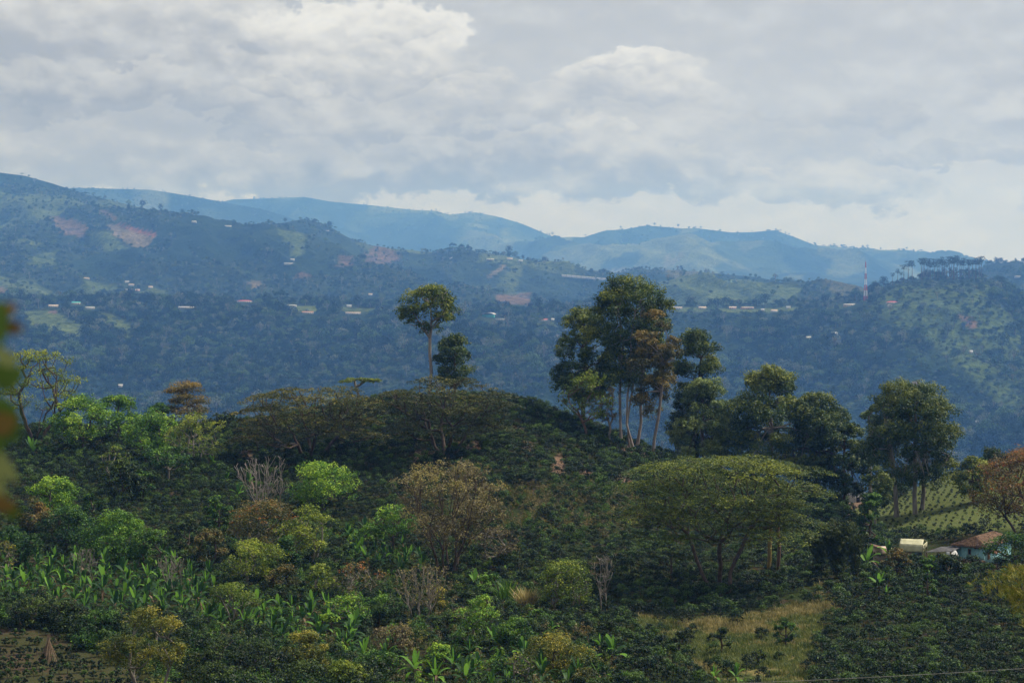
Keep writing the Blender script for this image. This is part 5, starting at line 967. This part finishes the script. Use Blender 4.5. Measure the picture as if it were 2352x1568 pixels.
for i, (dx, s_, k, lb) in enumerate([(2030, 1.15, 7, 'dark tree behind the red-roofed house right of the mast'), (2012, 1.2, 2, 'broad dark tree immediately right of the mast'), (2000, .9, 0, 'rounded tree touching the mast on its right'), (1965, 1.1, 3, 'spreading tree left of the mast'), (1925, 1.0, 7, 'narrow tree on the plateau edge left of the mast'), (1895, 1.2, 2, 'tall dark tree on the plateau edge between the long pink house and the mast'),
                                  (1648, 1.4, 2, 'broad dark tree between the tan-roofed and pink houses'), (1632, 1.0, 7, 'narrow tree above the tan-roofed house'), (1736, 1.2, 2, 'dark tree behind the long pink house'), (1757, 1.3, 7, 'tree right of the long pink house'), (1790, 1.0, 0, 'round tree on the plateau edge right of the long pink house'), (1236, 1.3, 7, 'pointed dark tree on the plateau in the centre'), (443, 1.4, 3, 'spreading dark tree above the plateau at left'), (378, 1.25, 3, 'flat-crowned tree on the plateau left of the other spreading one'), (49, 1.4, 7, 'tall tree on the plateau at far left'), (102, 1.0, 2, 'round tree on the plateau right of the tall far-left one'), (822, 1.5, 2, 'broad dark tree group member on the plateau left of centre'), (300, 1.5, 7, 'dark pointed tree on the plateau above the white houses'), (2300, 1.0, 7, 'tree on the falling right shoulder of the hill'), (2335, 1.0, 0, 'small round tree at the far right on the falling shoulder')]):
    yy = 2255 * FAR; s_ *= FAR; xx, zz = mid_at(dx, yy); o = link('plateau_tree', FT[k], None, (xx, yy, zz - .4)); o.scale = (s_, s_, s_ * 1.1); tag(o, lb, 'tree')
# ---------------------------------------------------------------- buildings
def solid(name, c0, c1=None, rough=.8, scale=.6, spec=.2, bs=.2): return simple(name, c0, c1 or tuple(a * .8 for a in c0), scale, rough, spec, bs)
W_ = dict(white=solid('whitewash', (.42, .41, .39)), tan=solid('tan_plaster', (.55, .43, .33)), pink=solid('pink_plaster', (.45, .30, .30)), teal=solid('teal_sheet', (.08, .45, .42)), grey=solid('grey_sheet', (.42, .44, .46)), red=solid('red_roof_sheet', (.42, .09, .09)), orange=solid('orange_roof', (.38, .20, .12)))
W_['white2'] = solid('white_roof_sheet', (.50, .49, .48)); W_['glass'] = solid('dark_opening', (.03, .03, .035)); W_['wood'] = solid('weathered_wood', (.16, .10, .06), (.28, .19, .12), scale=3)
def boxm(name, x0, x1, y0, y1, z0, z1, m, parent, M4=None):
    v = np.array([(x, y, z) for z in (z0, z1) for y in (y0, y1) for x in (x0, x1)], float); return mk(name, v, [(0, 2, 3, 1), (4, 5, 7, 6), (0, 1, 5, 4), (2, 6, 7, 3), (0, 4, 6, 2), (1, 3, 7, 5)], m, parent)
def far_house(T, dx, dy, wpx, kind, roof, wall, label, ymax):
    p = T.hit(dx, dy, T.ys[0] + 60, ymax); w_ = max(5, .8 * wpx / FL * p.y); d = min(w_ * .7, 11) ; h = 3.2 if kind != 'arch' else 6; x0, x1 = -w_ / 2, w_ / 2
    root = empty('farmhouse' if kind != 'arch' else 'arched_hall', (p.x, p.y, p.z - .3), label, 'house' if kind != 'arch' else 'hall', rz=random.uniform(-.35, .35))
    boxm('wall', x0, x1, -d / 2, d / 2, -2.5, h, W_[wall], root); rm = W_['white2' if roof == 'white' else roof]; rr = 1.9 if kind in ('gable', 'hip') else 1.1; e = .6
    if kind == 'flat': boxm('roof', x0 - .3, x1 + .3, -d / 2 - .3, d / 2 + .3, h + .002, h + .5, rm, root)
    elif kind == 'arch':
        k = 12; V = []; a = np.linspace(.15, math.pi - .15, k); R0 = w_ * .55
        for ax in a:
            for th in (0, .35):
                for yy in (-d, d): V.append((math.cos(ax) * (R0 + th), yy, h + math.sin(ax) * (w_ * .16 + th) - .4))
        F = []
        for i in range(k - 1):
            b = i * 4; F += [(b, b + 1, b + 5, b + 4), (b + 2, b + 6, b + 7, b + 3), (b, b + 4, b + 6, b + 2), (b + 1, b + 3, b + 7, b + 5)]
        mk('roof', V, F, rm, root, smooth=True)
    else:
        ix = w_ * .28 if kind == 'hip' else 0
        V = [(x0 - e, -d / 2 - e, h - .1), (x1 + e, -d / 2 - e, h - .1), (x1 + e, d / 2 + e, h - .1), (x0 - e, d / 2 + e, h - .1), (x0 - e + ix, 0, h + rr), (x1 + e - ix, 0, h + rr)]; V += [(a, b, c + .18) for a, b, c in V]
        me = bpy.data.meshes.new('roof'); me.from_pydata(V, [], [(6, 7, 11, 10), (8, 9, 10, 11), (7, 8, 11), (9, 6, 10), (0, 4, 5, 1), (2, 5, 4, 3), (1, 5, 2), (3, 4, 0), (0, 1, 7, 6), (1, 2, 8, 7), (2, 3, 9, 8), (3, 0, 6, 9)]); me.materials.append(rm); link('roof', me, root)
    if wpx >= 18 and kind != 'arch':
        k = max(2, int(w_ / 4))
        for i in range(k):
            xx = x0 + w_ * (i + .5) / k; boxm('window' if i % 3 else 'door', xx - .6, xx + .6, -d / 2 - .06, -d / 2 + .1, .9 if i % 3 else 0, 2.1, W_['glass'], root)
PL = {'M': ['red-roofed white villa on the plateau left of centre', 'very long white shed on the plateau at left', 'low white house above the bright green field', 'tan-roofed house above the left end of the bright green field', 'teal-roofed house hidden in trees at left', 'tiny white house right of the dark pointed tree', 'grey-roofed long shed right of the red-roofed villa', 'orange-roofed house on the plateau edge left of centre', 'long tan-roofed sheds left of the lone tall tree', 'small grey-roofed house behind the long tan-roofed sheds', 'tiny house just left of the lone tall tree crown',
  'arched white hall with a teal wall in the centre', 'white blocky house right of the arched hall', 'white house with red roof right of the arched hall', 'tiny white hut right of the red-roofed white house', 'grey-roofed house behind the lone tall tree crown', 'tan-roofed house right of the hill cluster', 'pink house with tan roof on the right plateau', 'long pink house with tan roof on the right plateau', 'tiny white hut right of the long pink house', 'small tan-roofed house right of the long pink house', 'tiny grey-roofed house left of the mast',
  'long white-roofed house below the mast', 'red-roofed house right of the mast', 'small white hut below the red-roofed house by the mast', 'grey-roofed house alone on the gorge side at right', 'small white hut left of the lone grey-roofed house on the gorge side', 'tiny white hut on the steep right hillside', 'tiny white hut low on the left gorge side', 'grey-roofed house just above the ragged conifer-like tree', 'tiny hut low on the right hillside', 'long tan-roofed house half hidden by the tallest tree'],
 'L': ['grey-roofed house on the mountain crest at left', 'white shed at the foot of the crest trees', 'square white house on the mountain spur', 'row of white houses halfway up the mountain', 'small white house just above the mountain row', 'tan-roofed house left of the hamlet below the mountain', 'uppermost white house of the hamlet below the mountain', 'tan-roofed house in the middle of the hamlet', 'long white building of the hamlet', 'pink-walled house of the hamlet', 'tan-roofed house at the right side of the hamlet', 'long white shed at the bottom of the hamlet',
  'long white shed on the mountain shoulder', 'tiny white house on the lower shoulder', 'long white house on the lower shoulder', 'tan-roofed house right of the long white one on the shoulder', 'small grey-roofed house at the end of the shoulder', 'tiny tan-roofed house on the track below the mountain', 'long white shed at the far right edge of the view']}
for h, lb in zip(FARH, PL['M']): far_house(mid, *h, lb, 2290 * FAR)
for h, lb in zip(FARL, PL['L']): far_house(L3, *h, lb, 5100 * FAR)
# white plastic tunnels on the shoulder
p0 = L3.hit(1290, 632, 2750 * FAR, 4200 * FAR); p1 = L3.hit(1392, 641, 2750 * FAR, 4200 * FAR); n_ = 9
root = empty('plastic_tunnels', p0, 'long white plastic-covered growing tunnels on the mountain shoulder', 'greenhouse')
for i in range(n_):
    a = p0.lerp(p1, i / n_) - p0; b = p0.lerp(p1, (i + .93) / n_) - p0; k = 7; V = []
    for q in (a, b):
        for j in range(k): an = math.pi * j / (k - 1); V.append((q.x, q.y + math.cos(an) * 6, q.z + math.sin(an) * 2.0 + .8 - (0 if 0 < j < k - 1 else 6)))
    mk('tunnel', V, [(j, j + 1, k + j + 1, k + j) for j in range(k - 1)], W_['white2'], root)
# lattice mast
my = 2200.0 * FAR; mx = P(1988, 700, my).x; mz = float(mid.z(mx, my)); top = P(1988, 602, my).z; Hm = top - mz
root = empty('lattice_mast', (mx, my, mz), 'red and white lattice radio mast on the right plateau', 'radio mast')
red, whi = solid('mast_red', (.55, .05, .05)), solid('mast_white', (.8, .8, .8)); ns = 7; hw = lambda q: 3.2 * (1 - q) ** 1.3 + .7
for i in range(ns):
    q0, q1 = i / ns, (i + 1) / ns; P0, P1, RR = [], [], []
    sub = 3
    for s_ in range(sub):
        a, b = q0 + (q1 - q0) * s_ / sub, q0 + (q1 - q0) * (s_ + 1) / sub; ca = [(sx * hw(a), sy * hw(a), a * Hm) for sx, sy in ((-1, -1), (1, -1), (1, 1), (-1, 1))]; cb_ = [(sx * hw(b), sy * hw(b), b * Hm) for sx, sy in ((-1, -1), (1, -1), (1, 1), (-1, 1))]
        for j in range(4): P0 += [ca[j], ca[j], cb_[j]]; P1 += [cb_[j], cb_[(j + 1) % 4], cb_[(j + 1) % 4]]; RR += [.30, .18, .18]
    v, f = tubes(P0, P1, np.array(RR), np.array(RR), 4); mk('mast_section', v, f, red if i % 2 == 0 else whi, root)['label'] = 'red lattice section' if i % 2 == 0 else 'white lattice section'
v, f = tubes([(0, 0, Hm)], [(0, 0, Hm + 5)], [.22], [.14], 5); mk('antenna', v, f, red, root)

# ---------------------------------------------------------------- the farmstead
def ground_at(dx, y): xx = P(dx, 1280, y).x; return Vector((xx, y, float(near.z(xx, y))))
TURQ = None
m_, t = mat('peeling_turquoise_plaster'); g = t.n('ShaderNodeTexCoord'); n1 = t.noise(g.outputs['Object'], 1.3, 6, .7); n2 = t.noise(g.outputs['Object'], 5, 5, .7)
c = t.mix(t.ramp(n1, .4, .65), (.20, .43, .46), (.32, .55, .57)); c = t.mix(t.ramp(t.m('ADD', n2, t.m('MULTIPLY', n1, .3)), .70, .78), c, (.16, .15, .13)); out(t, bsdf(t, c, .85, .15, n2, .3, .03)); TURQ = m_
TILE = simple('weathered_clay_tiles', (.07, .045, .03), (.25, .155, .10), 2.2, .9, .1, .5, detail=8)
TARP = simple('cream_tarpaulin', (.42, .40, .24), (.62, .60, .40), .9, .6, .25, .3); MOSS = W_['grey']; IRON = simple('weathered_roof_sheets', (.05, .05, .055), (.13, .125, .125), 1.1, .9, .08, .3); DARKP = solid('dark_blue_plastic', (.03, .045, .08), (.07, .09, .12)); CLOTH = solid('white_cloth', (.75, .75, .78))
HY = 268.0; cor = Vector(P(2261, 1287, HY)); hz_ = cor.z
root = empty('farmhouse', (cor.x, HY, hz_), 'turquoise farmhouse with a sagging clay-tiled hipped roof at the right', 'house', rz=R(-34))
LA, LB, WH = 4.2, 11.0, 1.95       # gable side runs left (-x), long side runs away (+y)
def wallbox(name, x0, x1, y0, y1, z0, z1, m): return boxm(name, x0, x1, y0, y1, z0, z1, m, root)
boxm('wall', -LA, -2.35, 0, .2, -2, WH, TURQ, root)['label'] = 'turquoise end wall left of the window'; boxm('wall', -2.0, 0, 0, .2, -2, WH, TURQ, root)
boxm('wall', -2.35, -2.0, 0, .2, -2, .75, TURQ, root); boxm('wall', -2.35, -2.0, 0, .2, 1.45, WH, TURQ, root)
boxm('wall', -.2, 0, .2, LB, -2, WH, TURQ, root); boxm('wall', -LA, -LA + .2, .2, LB, -2, WH, TURQ, root); boxm('wall', -LA + .2, -.2, LB - .2, LB, -2, WH, TURQ, root)
wn = boxm('window', -2.35, -2.0, .10, .16, .75, 1.45, W_['glass'], root); boxm('frame', -2.40, -2.35, -.04, .1, .70, 1.5, W_['wood'], wn); boxm('frame', -2.0, -1.95, -.04, .1, .70, 1.5, W_['wood'], wn); boxm('frame', -2.35, -2.0, -.04, .1, 1.45, 1.5, W_['wood'], wn); boxm('sill', -2.42, -1.93, -.08, .1, .70, .75, W_['wood'], wn)
dr = boxm('door', .0, .06, 1.2, 2.1, 0, 1.85, W_['wood'], root); boxm('eave_board', -1.5, -.3, -.03, -.002, WH - .35, WH - .02, W_['wood'], root); boxm('plinth', -LA - .1, .15, -.25, -.004, -2, .06, W_['wood'], root)
# hipped roof built as rows of clay tiles over a base
def roof_plane(p00, p10, p11, p01, parent, cols, rws, seed):
    """corners eave-left, eave-right, ridge-right, ridge-left; half-round tile strips, uneven"""
    r = np.random.default_rng(seed); p00, p10, p11, p01 = [np.array(a, float) for a in (p00, p10, p11, p01)]; nrm = unit(np.cross(p10 - p00, p01 - p00 + 1e-9)); nrm = nrm * (1 if nrm[2] > 0 else -1); n = 0
    for j in range(rws):
        V, F = [], []
        for i in range(cols):
            u0, u1 = i / cols, (i + .92) / cols; v0, v1 = j / rws, min(1, (j + 1.12) / rws); q = lambda u, v: (p00 * (1 - u) + p10 * u) * (1 - v) + (p01 * (1 - u) + p11 * u) * v
            lift = .03 + r.uniform(0, .035); k = len(V); um = (u0 + u1) / 2
            for v_, ex in ((v0, .03), (v1, 0)):
                V += [q(u0, v_) + nrm * (ex + .01), q(u0 * .7 + um * .3, v_) + nrm * (lift + ex + .05), q(u1 * .7 + um * .3, v_) + nrm * (lift + ex + .05), q(u1, v_) + nrm * (ex + .01)]
            F += [(k, k + 1, k + 5, k + 4), (k + 1, k + 2, k + 6, k + 5), (k + 2, k + 3, k + 7, k + 6), (k, k + 3, k + 2, k + 1)]
        mk('tile_row', V, F, TILE, parent)['kind'] = 'stuff'
ev, RHt = .55, 1.05; A0, A1, A2, A3 = (-LA - ev, -ev, WH), (ev, -ev, WH), (ev, LB + ev, WH), (-LA - ev, LB + ev, WH); R0_, R1_ = (-LA / 2, 1.9, WH + RHt), (-LA / 2, LB - 1.9, WH + RHt)
V = [A0, A1, A2, A3, R0_, R1_]; V = V + [(a, b, c - .12) for a, b, c in V]
me = bpy.data.meshes.new('roof'); me.from_pydata(V, [], [(0, 1, 4), (1, 2, 5, 4), (2, 3, 5), (3, 0, 4, 5), (6, 10, 7), (7, 10, 11, 8), (8, 11, 9), (9, 11, 10, 6), (0, 6, 7, 1), (1, 7, 8, 2), (2, 8, 9, 3), (3, 9, 6, 0)]); me.materials.append(TILE); rf = link('roof', me, root)
roof_plane(A0, A1, R0_, R0_, rf, 17, 11, 1); roof_plane(A1, A2, R1_, R0_, rf, 30, 11, 2); roof_plane(A3, A0, R0_, R1_, rf, 30, 11, 3)
# small rusty porch roof at the corner
s_ = boxm('porch_roof', .2, 1.3, .3, 2.6, WH - .55, WH - .49, simple('rusty_sheet', (.20, .09, .06), (.4, .22, .16), 2), root); s_.rotation_euler = (0, R(14), 0)
# tarpaulin shed
SY2 = 272.0; sc_ = Vector(P(2119, 1292, SY2))
root = empty('tarpaulin_shed', (sc_.x, SY2, sc_.z), 'open shed roofed with a torn cream tarpaulin left of the farmhouse', 'shed', rz=R(-20))
LA, LB, EH, RH_ = 3.3, 4.3, 2.55, 3.15; r = np.random.default_rng(5)
def sheet(name, pts, nu, nv, m, parent, th=.03, amp=.03, seed=1, holes=None):
    """a thin sagging sheet with thickness between four corners"""
    r = np.random.default_rng(seed); p = [np.array(a, float) for a in pts]; V = []
    nrm = unit(np.cross(p[1] - p[0], p[3] - p[0]))
    for off in (0, th):
        for j in range(nv + 1):
            for i in range(nu + 1):
                u, v = i / nu, j / nv; q = (p[0] * (1 - u) + p[1] * u) * (1 - v) + (p[3] * (1 - u) + p[2] * u) * v; V.append(q + nrm * (off + amp * vnoise(np.array(i * .9 + seed * 7), np.array(j * .9)) * 2))
    F = []; K = (nu + 1) * (nv + 1)
    for j in range(nv):
        for i in range(nu):
            if holes and (i, j) in holes: continue
            a = j * (nu + 1) + i; b = a + nu + 1; F += [(a, a + 1, b + 1, b), (K + a, K + b, K + b + 1, K + a + 1)]
    for i in range(nu): a = i; F.append((a, K + a, K + a + 1, a + 1)); a = nv * (nu + 1) + i; F.append((a, a + 1, K + a + 1, K + a))
    for j in range(nv): a = j * (nu + 1); b = a + nu + 1; F.append((a, b, K + b, K + a)); a += nu; b += nu; F.append((a, K + a, K + b, b))
    return mk(name, V, F, m, parent)
mxx = -LA * .45
sheet('tarpaulin', [(-LA, -.02, EH - .05), (0, -.02, EH - .05), (.0, 1.3, RH_), (-LA, 1.3, RH_)], 12, 6, TARP, root, amp=.05, seed=2)['label'] = 'cream tarpaulin slope facing the viewer'
sheet('tarpaulin', [(-LA, 1.32, RH_), (0, 1.32, RH_), (0, LB, EH), (-LA, LB, EH)], 12, 8, TARP, root, amp=.05, seed=3)
sheet('tarpaulin', [(-LA, -.05, EH - 1.05), (.0, -.05, EH - 1.05), (0, -.05, EH - .06), (-LA, -.05, EH - .06)], 12, 4, TARP, root, amp=.05, seed=4)['label'] = 'hanging front flap of the tarpaulin'
sheet('tarpaulin', [(.03, 0, EH - .9), (.03, LB, EH - .7), (.03, LB, EH - .02), (.03, 0, EH + .02)], 12, 4, TARP, root, amp=.04, seed=6, holes={(0, 0), (1, 0), (1, 1), (2, 0), (2, 1), (3, 0), (3, 2), (4, 0), (4, 1), (4, 2), (5, 1), (6, 0), (7, 1)})['label'] = 'torn end flap of the tarpaulin'
for a, b in ((-LA, 0), (0, 0), (-LA, LB), (0, LB), (0, LB / 2), (-LA / 2, 0)): v, f = tubes([(a, b + .03, -1.5)], [(a, b + .03, EH - .05)], [.06], [.06], 6); mk('post', v, f, W_['wood'], root)
sheet('plastic_wall', [(-1.5, .05, -.6), (-.1, .05, -.6), (-.1, .05, EH - .9), (-1.5, .05, EH - .9)], 6, 6, DARKP, root, amp=.08, seed=8)
for i in range(7): boxm('plank', -2.6 + i * .16, -2.46 + i * .16, .02, .06, -.6, 1.75 - (i % 3) * .03, W_['wood'], root)
v, f = tubes([(-LA, 1.3, RH_ - .06)], [(0, 1.3, RH_ - .06)], [.05], [.05], 6); mk('ridge_pole', v, f, W_['wood'], root)
# lean-to of old roofing sheets
ly = 268.0; lc = Vector(P(2124, 1268, ly)); root = empty('lean_to', (lc.x, ly, float(near.z(lc.x, ly))), 'sloping lean-to of old dark roofing sheets between the shed and the house', 'lean-to')
o_ = np.array(root.location); cr4 = [np.array(P(*a)) - o_ for a in ((2124, 1268, 266), (2185, 1266, 266.5), (2216, 1253, 271), (2160, 1255, 271.5))]
for i in range(7):
    a, b = i / 7, (i + .97) / 7; L_ = lambda u, v: (cr4[0] * (1 - u) + cr4[1] * u) * (1 - v) + (cr4[3] * (1 - u) + cr4[2] * u) * v
    sheet('roof_sheet', [L_(a, 0), L_(b, 0), L_(b, 1), L_(a, 1)], 3, 5, IRON, root, amp=.03, seed=20 + i)
for u, v_ in ((.03, .03), (.97, .03), (.97, .95), (.5, .03)): q = L_(u, v_); v, f = tubes([(q[0], q[1], -.5)], [(q[0], q[1], q[2])], [.05], [.05], 6); mk('post', v, f, W_['wood'], root)
# white sheets and washing
wz = P(2176, 1272, 265); o = sheet('hanging_cloth', [(0, 0, 0), (.42, 0, 0), (.42, .05, .55), (0, .05, .55)], 4, 5, CLOTH, None, th=.01, amp=.05, seed=31); o.location = P(2174, 1276, 265.6); tag(o, 'white cloth hanging under the old roofing sheets', 'cloth')
o = sheet('white_roof_sheet', [(0, 0, -.35), (1.1, 0, -.5), (1.0, 1.2, .1), (.1, 1.2, .15)], 4, 4, W_['white2'], None, amp=.03, seed=32); o.location = P(2184, 1268, 266.5); tag(o, 'small white roofing sheet against the turquoise wall', 'roof sheet')
# fence rail in front of the house
a, b = Vector(P(2212, 1286, 264)), Vector(P(2266, 1298, 262)); ga = float(near.z(a.x, a.y)); root = empty('wooden_rail', (a.x, a.y, ga), 'low wooden rail in front of the turquoise wall', 'fence'); d = b - Vector((a.x, a.y, a.z))
v, f = tubes([(0, 0, .45)], [(d.x, d.y, .42)], [.05], [.05], 5); mk('rail', v, f, W_['wood'], root)
for q in (0, .33, .66, 1): v, f = tubes([(d.x * q, d.y * q, -.4)], [(d.x * q, d.y * q, .6)], [.05], [.045], 5); mk('post', v, f, W_['wood'], root)
# pale rounded stone
bm_v, bm_f = tubes([(0, 0, -.2), (0, 0, .15)], [(0, 0, .15), (0, 0, .42)], [.36, .34], [.34, .12], 8); o = mk('stone', bm_v, bm_f, solid('pale_stone', (.55, .48, .42)), smooth=True); p = ground_at(2282, 258); o.location = p; tag(o, 'pale rounded stone below the corner of the farmhouse', 'stone')
# white shed above the cut bank
p = near.hit(1965, 1142, 300, 440); root = empty('white_shed', p, 'long white shed glimpsed behind the dark trees above the earth bank', 'shed')
boxm('wall', -3.4, 5.2, 0, 4, -1, 2.1, W_['white'], root); boxm('roof', -3.8, 5.6, -.4, 4.4, 2.1, 2.3, W_['grey'], root); boxm('door', .2, 1.0, -.04, -.002, 0, 1.7, W_['glass'], root)
p = Vector(P(2030, 1262, 276)); root = empty('orange_roofed_hut', (p.x, p.y, float(near.z(p.x, p.y))), 'little orange-roofed hut behind the fanned banana plant', 'hut')
hh = P(2030, 1258, 276).z - root.location.z; boxm('wall', -1.2, 1.2, 0, 2, -.5, hh, W_['tan'], root); me = bpy.data.meshes.new('roof'); me.from_pydata([(-1.6, -.4, hh + .3), (1.5, -.4, hh - .5), (1.5, 2.4, hh - .5), (-1.6, 2.4, hh + .3), (-1.6, -.4, hh + .38), (1.5, -.4, hh - .42), (1.5, 2.4, hh - .42), (-1.6, 2.4, hh + .38)], [], [(0, 1, 2, 3), (4, 7, 6, 5), (0, 4, 5, 1), (1, 5, 6, 2), (2, 6, 7, 3), (3, 7, 4, 0)]); me.materials.append(TILE); link('roof', me, root)
# stacked poles like a tepee in the soil rows
p = at(112, 1520); r = np.random.default_rng(9); root = empty('stick_stack', p, 'tepee of long dry sticks standing in the soil rows at the lower left', 'stick stack')
SK = simple('dry_sticks', (.17, .11, .07), (.34, .25, .17), 3, st=(1, 1, .3))
for i in range(46):
    a = r.uniform(0, 6.28); rb = r.uniform(.5, 1.25); tl = r.uniform(.0, .2); v, f = tubes([(rb * math.cos(a), rb * .8 * math.sin(a), -.05)], [(tl * math.cos(a + 2.8), tl * math.sin(a + 2.8), r.uniform(2.5, 3.0))], [.03], [.015], 4); mk('stick', v, f, SK, root)
# overhead wire crossing the bottom right, its poles outside the view
WIRE = solid('grey_wire', (.35, .33, .30)); pa, pb = np.array(P(1100, 1582, 120)), np.array(P(2600, 1516, 120)); q = np.linspace(0, 1, 40)[:, None]; pts = pa * (1 - q) + pb * q; pts[:, 2] -= (4 * q * (1 - q))[:, 0] * .35
o = mk('overhead_wire', *tubes(pts[:-1], pts[1:], [.014] * 39, [.014] * 39, 5), WIRE); tag(o, 'thin overhead wire stretched across the bottom right of the view', 'wire')
for nm, pp in (('utility_pole', pa), ('utility_pole', pb)):
    g_ = float(near.z(pp[0], pp[1])); v, f = tubes([(0, 0, -1)], [(0, 0, pp[2] - g_ + .4)], [.13], [.1], 8); o = mk(nm, v, f, W_['wood']); o.location = (pp[0], pp[1] + .12, g_); tag(o, 'wooden pole carrying the left end of the wire' if nm and pp is pa else 'wooden pole carrying the right end of the wire', 'pole')
pa, pb = np.array(P(2185, 1218, 285)), np.array(P(2440, 1226, 285)); pts = pa * (1 - q) + pb * q
# two soaring birds
def bird(dx, dy, y, s, lb):
    V = [(0, -.28, 0), (0, .30, .02), (-.07, 0, .05), (.07, 0, .05), (-.55, .02, .16), (.55, .02, .16), (-1.0, .12, .05), (1.0, .12, .05), (-.5, .2, .14), (.5, .2, .14), (-.1, .42, .02), (.1, .42, .02), (0, 0, -.08)]
    F = [(0, 2, 12, 12), (0, 3, 12, 12)]
    me = bpy.data.meshes.new('bird'); me.from_pydata(V, [], [(0, 12, 2), (0, 3, 12), (12, 1, 2), (12, 3, 1), (0, 2, 3), (2, 1, 3), (2, 0, 4), (2, 4, 8), (1, 2, 8), (4, 6, 8), (3, 5, 0), (3, 9, 5), (1, 9, 3), (5, 9, 7), (1, 10, 11)]); me.materials.append(solid('black_feathers', (.02, .02, .02)))
    o = link('bird', me, None, P(dx, dy, y)); o.scale = (s,) * 3; o.rotation_euler = (.3, .3, 1.0); tag(o, lb, 'bird')
bird(901, 658, 520, .75, 'small dark bird soaring higher, left of the lone tall tree'); bird(878, 707, 420, .8, 'dark bird flying lower, left of the lone tall tree')

# ---------------------------------------------------------------- leaves of a branch right beside the viewer, out of focus
def bigleaf(Ln, Wd, curl, name, m, parent, loc, rot):
    k = 8; V = []
    for i in range(k):
        q = i / (k - 1); w_ = Wd * math.sin(math.pi * min(1, q * .96 + .02)) ** .8; z = -curl * q * q
        V += [(Ln * q, -w_, z + .12 * w_), (Ln * q, 0, z), (Ln * q, w_, z + .12 * w_)]
    F = []
    for i in range(k - 1): a = i * 3; F += [(a, a + 1, a + 4, a + 3), (a + 1, a + 2, a + 5, a + 4)]
    o = mk(name, V, F, m, parent, smooth=True); o.location = loc; o.rotation_euler = rot; return o
NY = 2.6; root = empty('near_branch', (P(-150, 1000, NY).x, NY, -1.85), 'blurred leafy branch with green and yellow leaves at the left edge close to the viewer', 'branch'); ro = Vector(root.location)
LG, LY, LO = solid('near_green_leaf', (.10, .17, .02), (.06, .11, .015), .4, 6), solid('near_pale_leaf', (.35, .36, .12), (.26, .28, .08), .5, 6), solid('near_rusty_leaf', (.20, .11, .02), (.12, .07, .015), .5, 6)
stem = [Vector(ro) + Vector((0, 0, -.2)), P(-60, 1250, NY), P(-40, 1000, NY), P(-25, 840, NY), P(-8, 760, NY)]
v, f = tubes([tuple(a - ro) for a in stem[:-1]], [tuple(a - ro) for a in stem[1:]], [.006, .005, .004, .003], [.005, .004, .003, .002], 6); mk('twig', v, f, M['bark'], root)
for dx, dy, ln, wd, ang, mm in [(-35, 830, .085, .020, 75, LG), (-30, 905, .075, .026, -60, LG), (-20, 940, .06, .022, -85, LG), (-12, 735, .035, .010, 40, LO), (2, 748, .03, .010, -10, LO), (-10, 800, .035, .012, -45, LY), (-42, 1010, .075, .012, -52, LY), (-40, 1050, .070, .013, -66, LY), (-30, 985, .04, .016, 20, LO), (-45, 1140, .05, .012, -20, LO), (20, 1160, .022, .012, -60, LG), (-30, 870, .05, .022, 10, LG)]:
    bigleaf(ln, wd, .01, 'leaf', mm, root, P(dx, dy, NY + random.uniform(-.05, .05)) - ro, (R(90), -R(ang), 0))
print('triangles', sum(len(o.data.polygons) * 2 for o in bpy.data.objects if o.type == 'MESH' and o.data.users))
print('objects', len(bpy.data.objects))
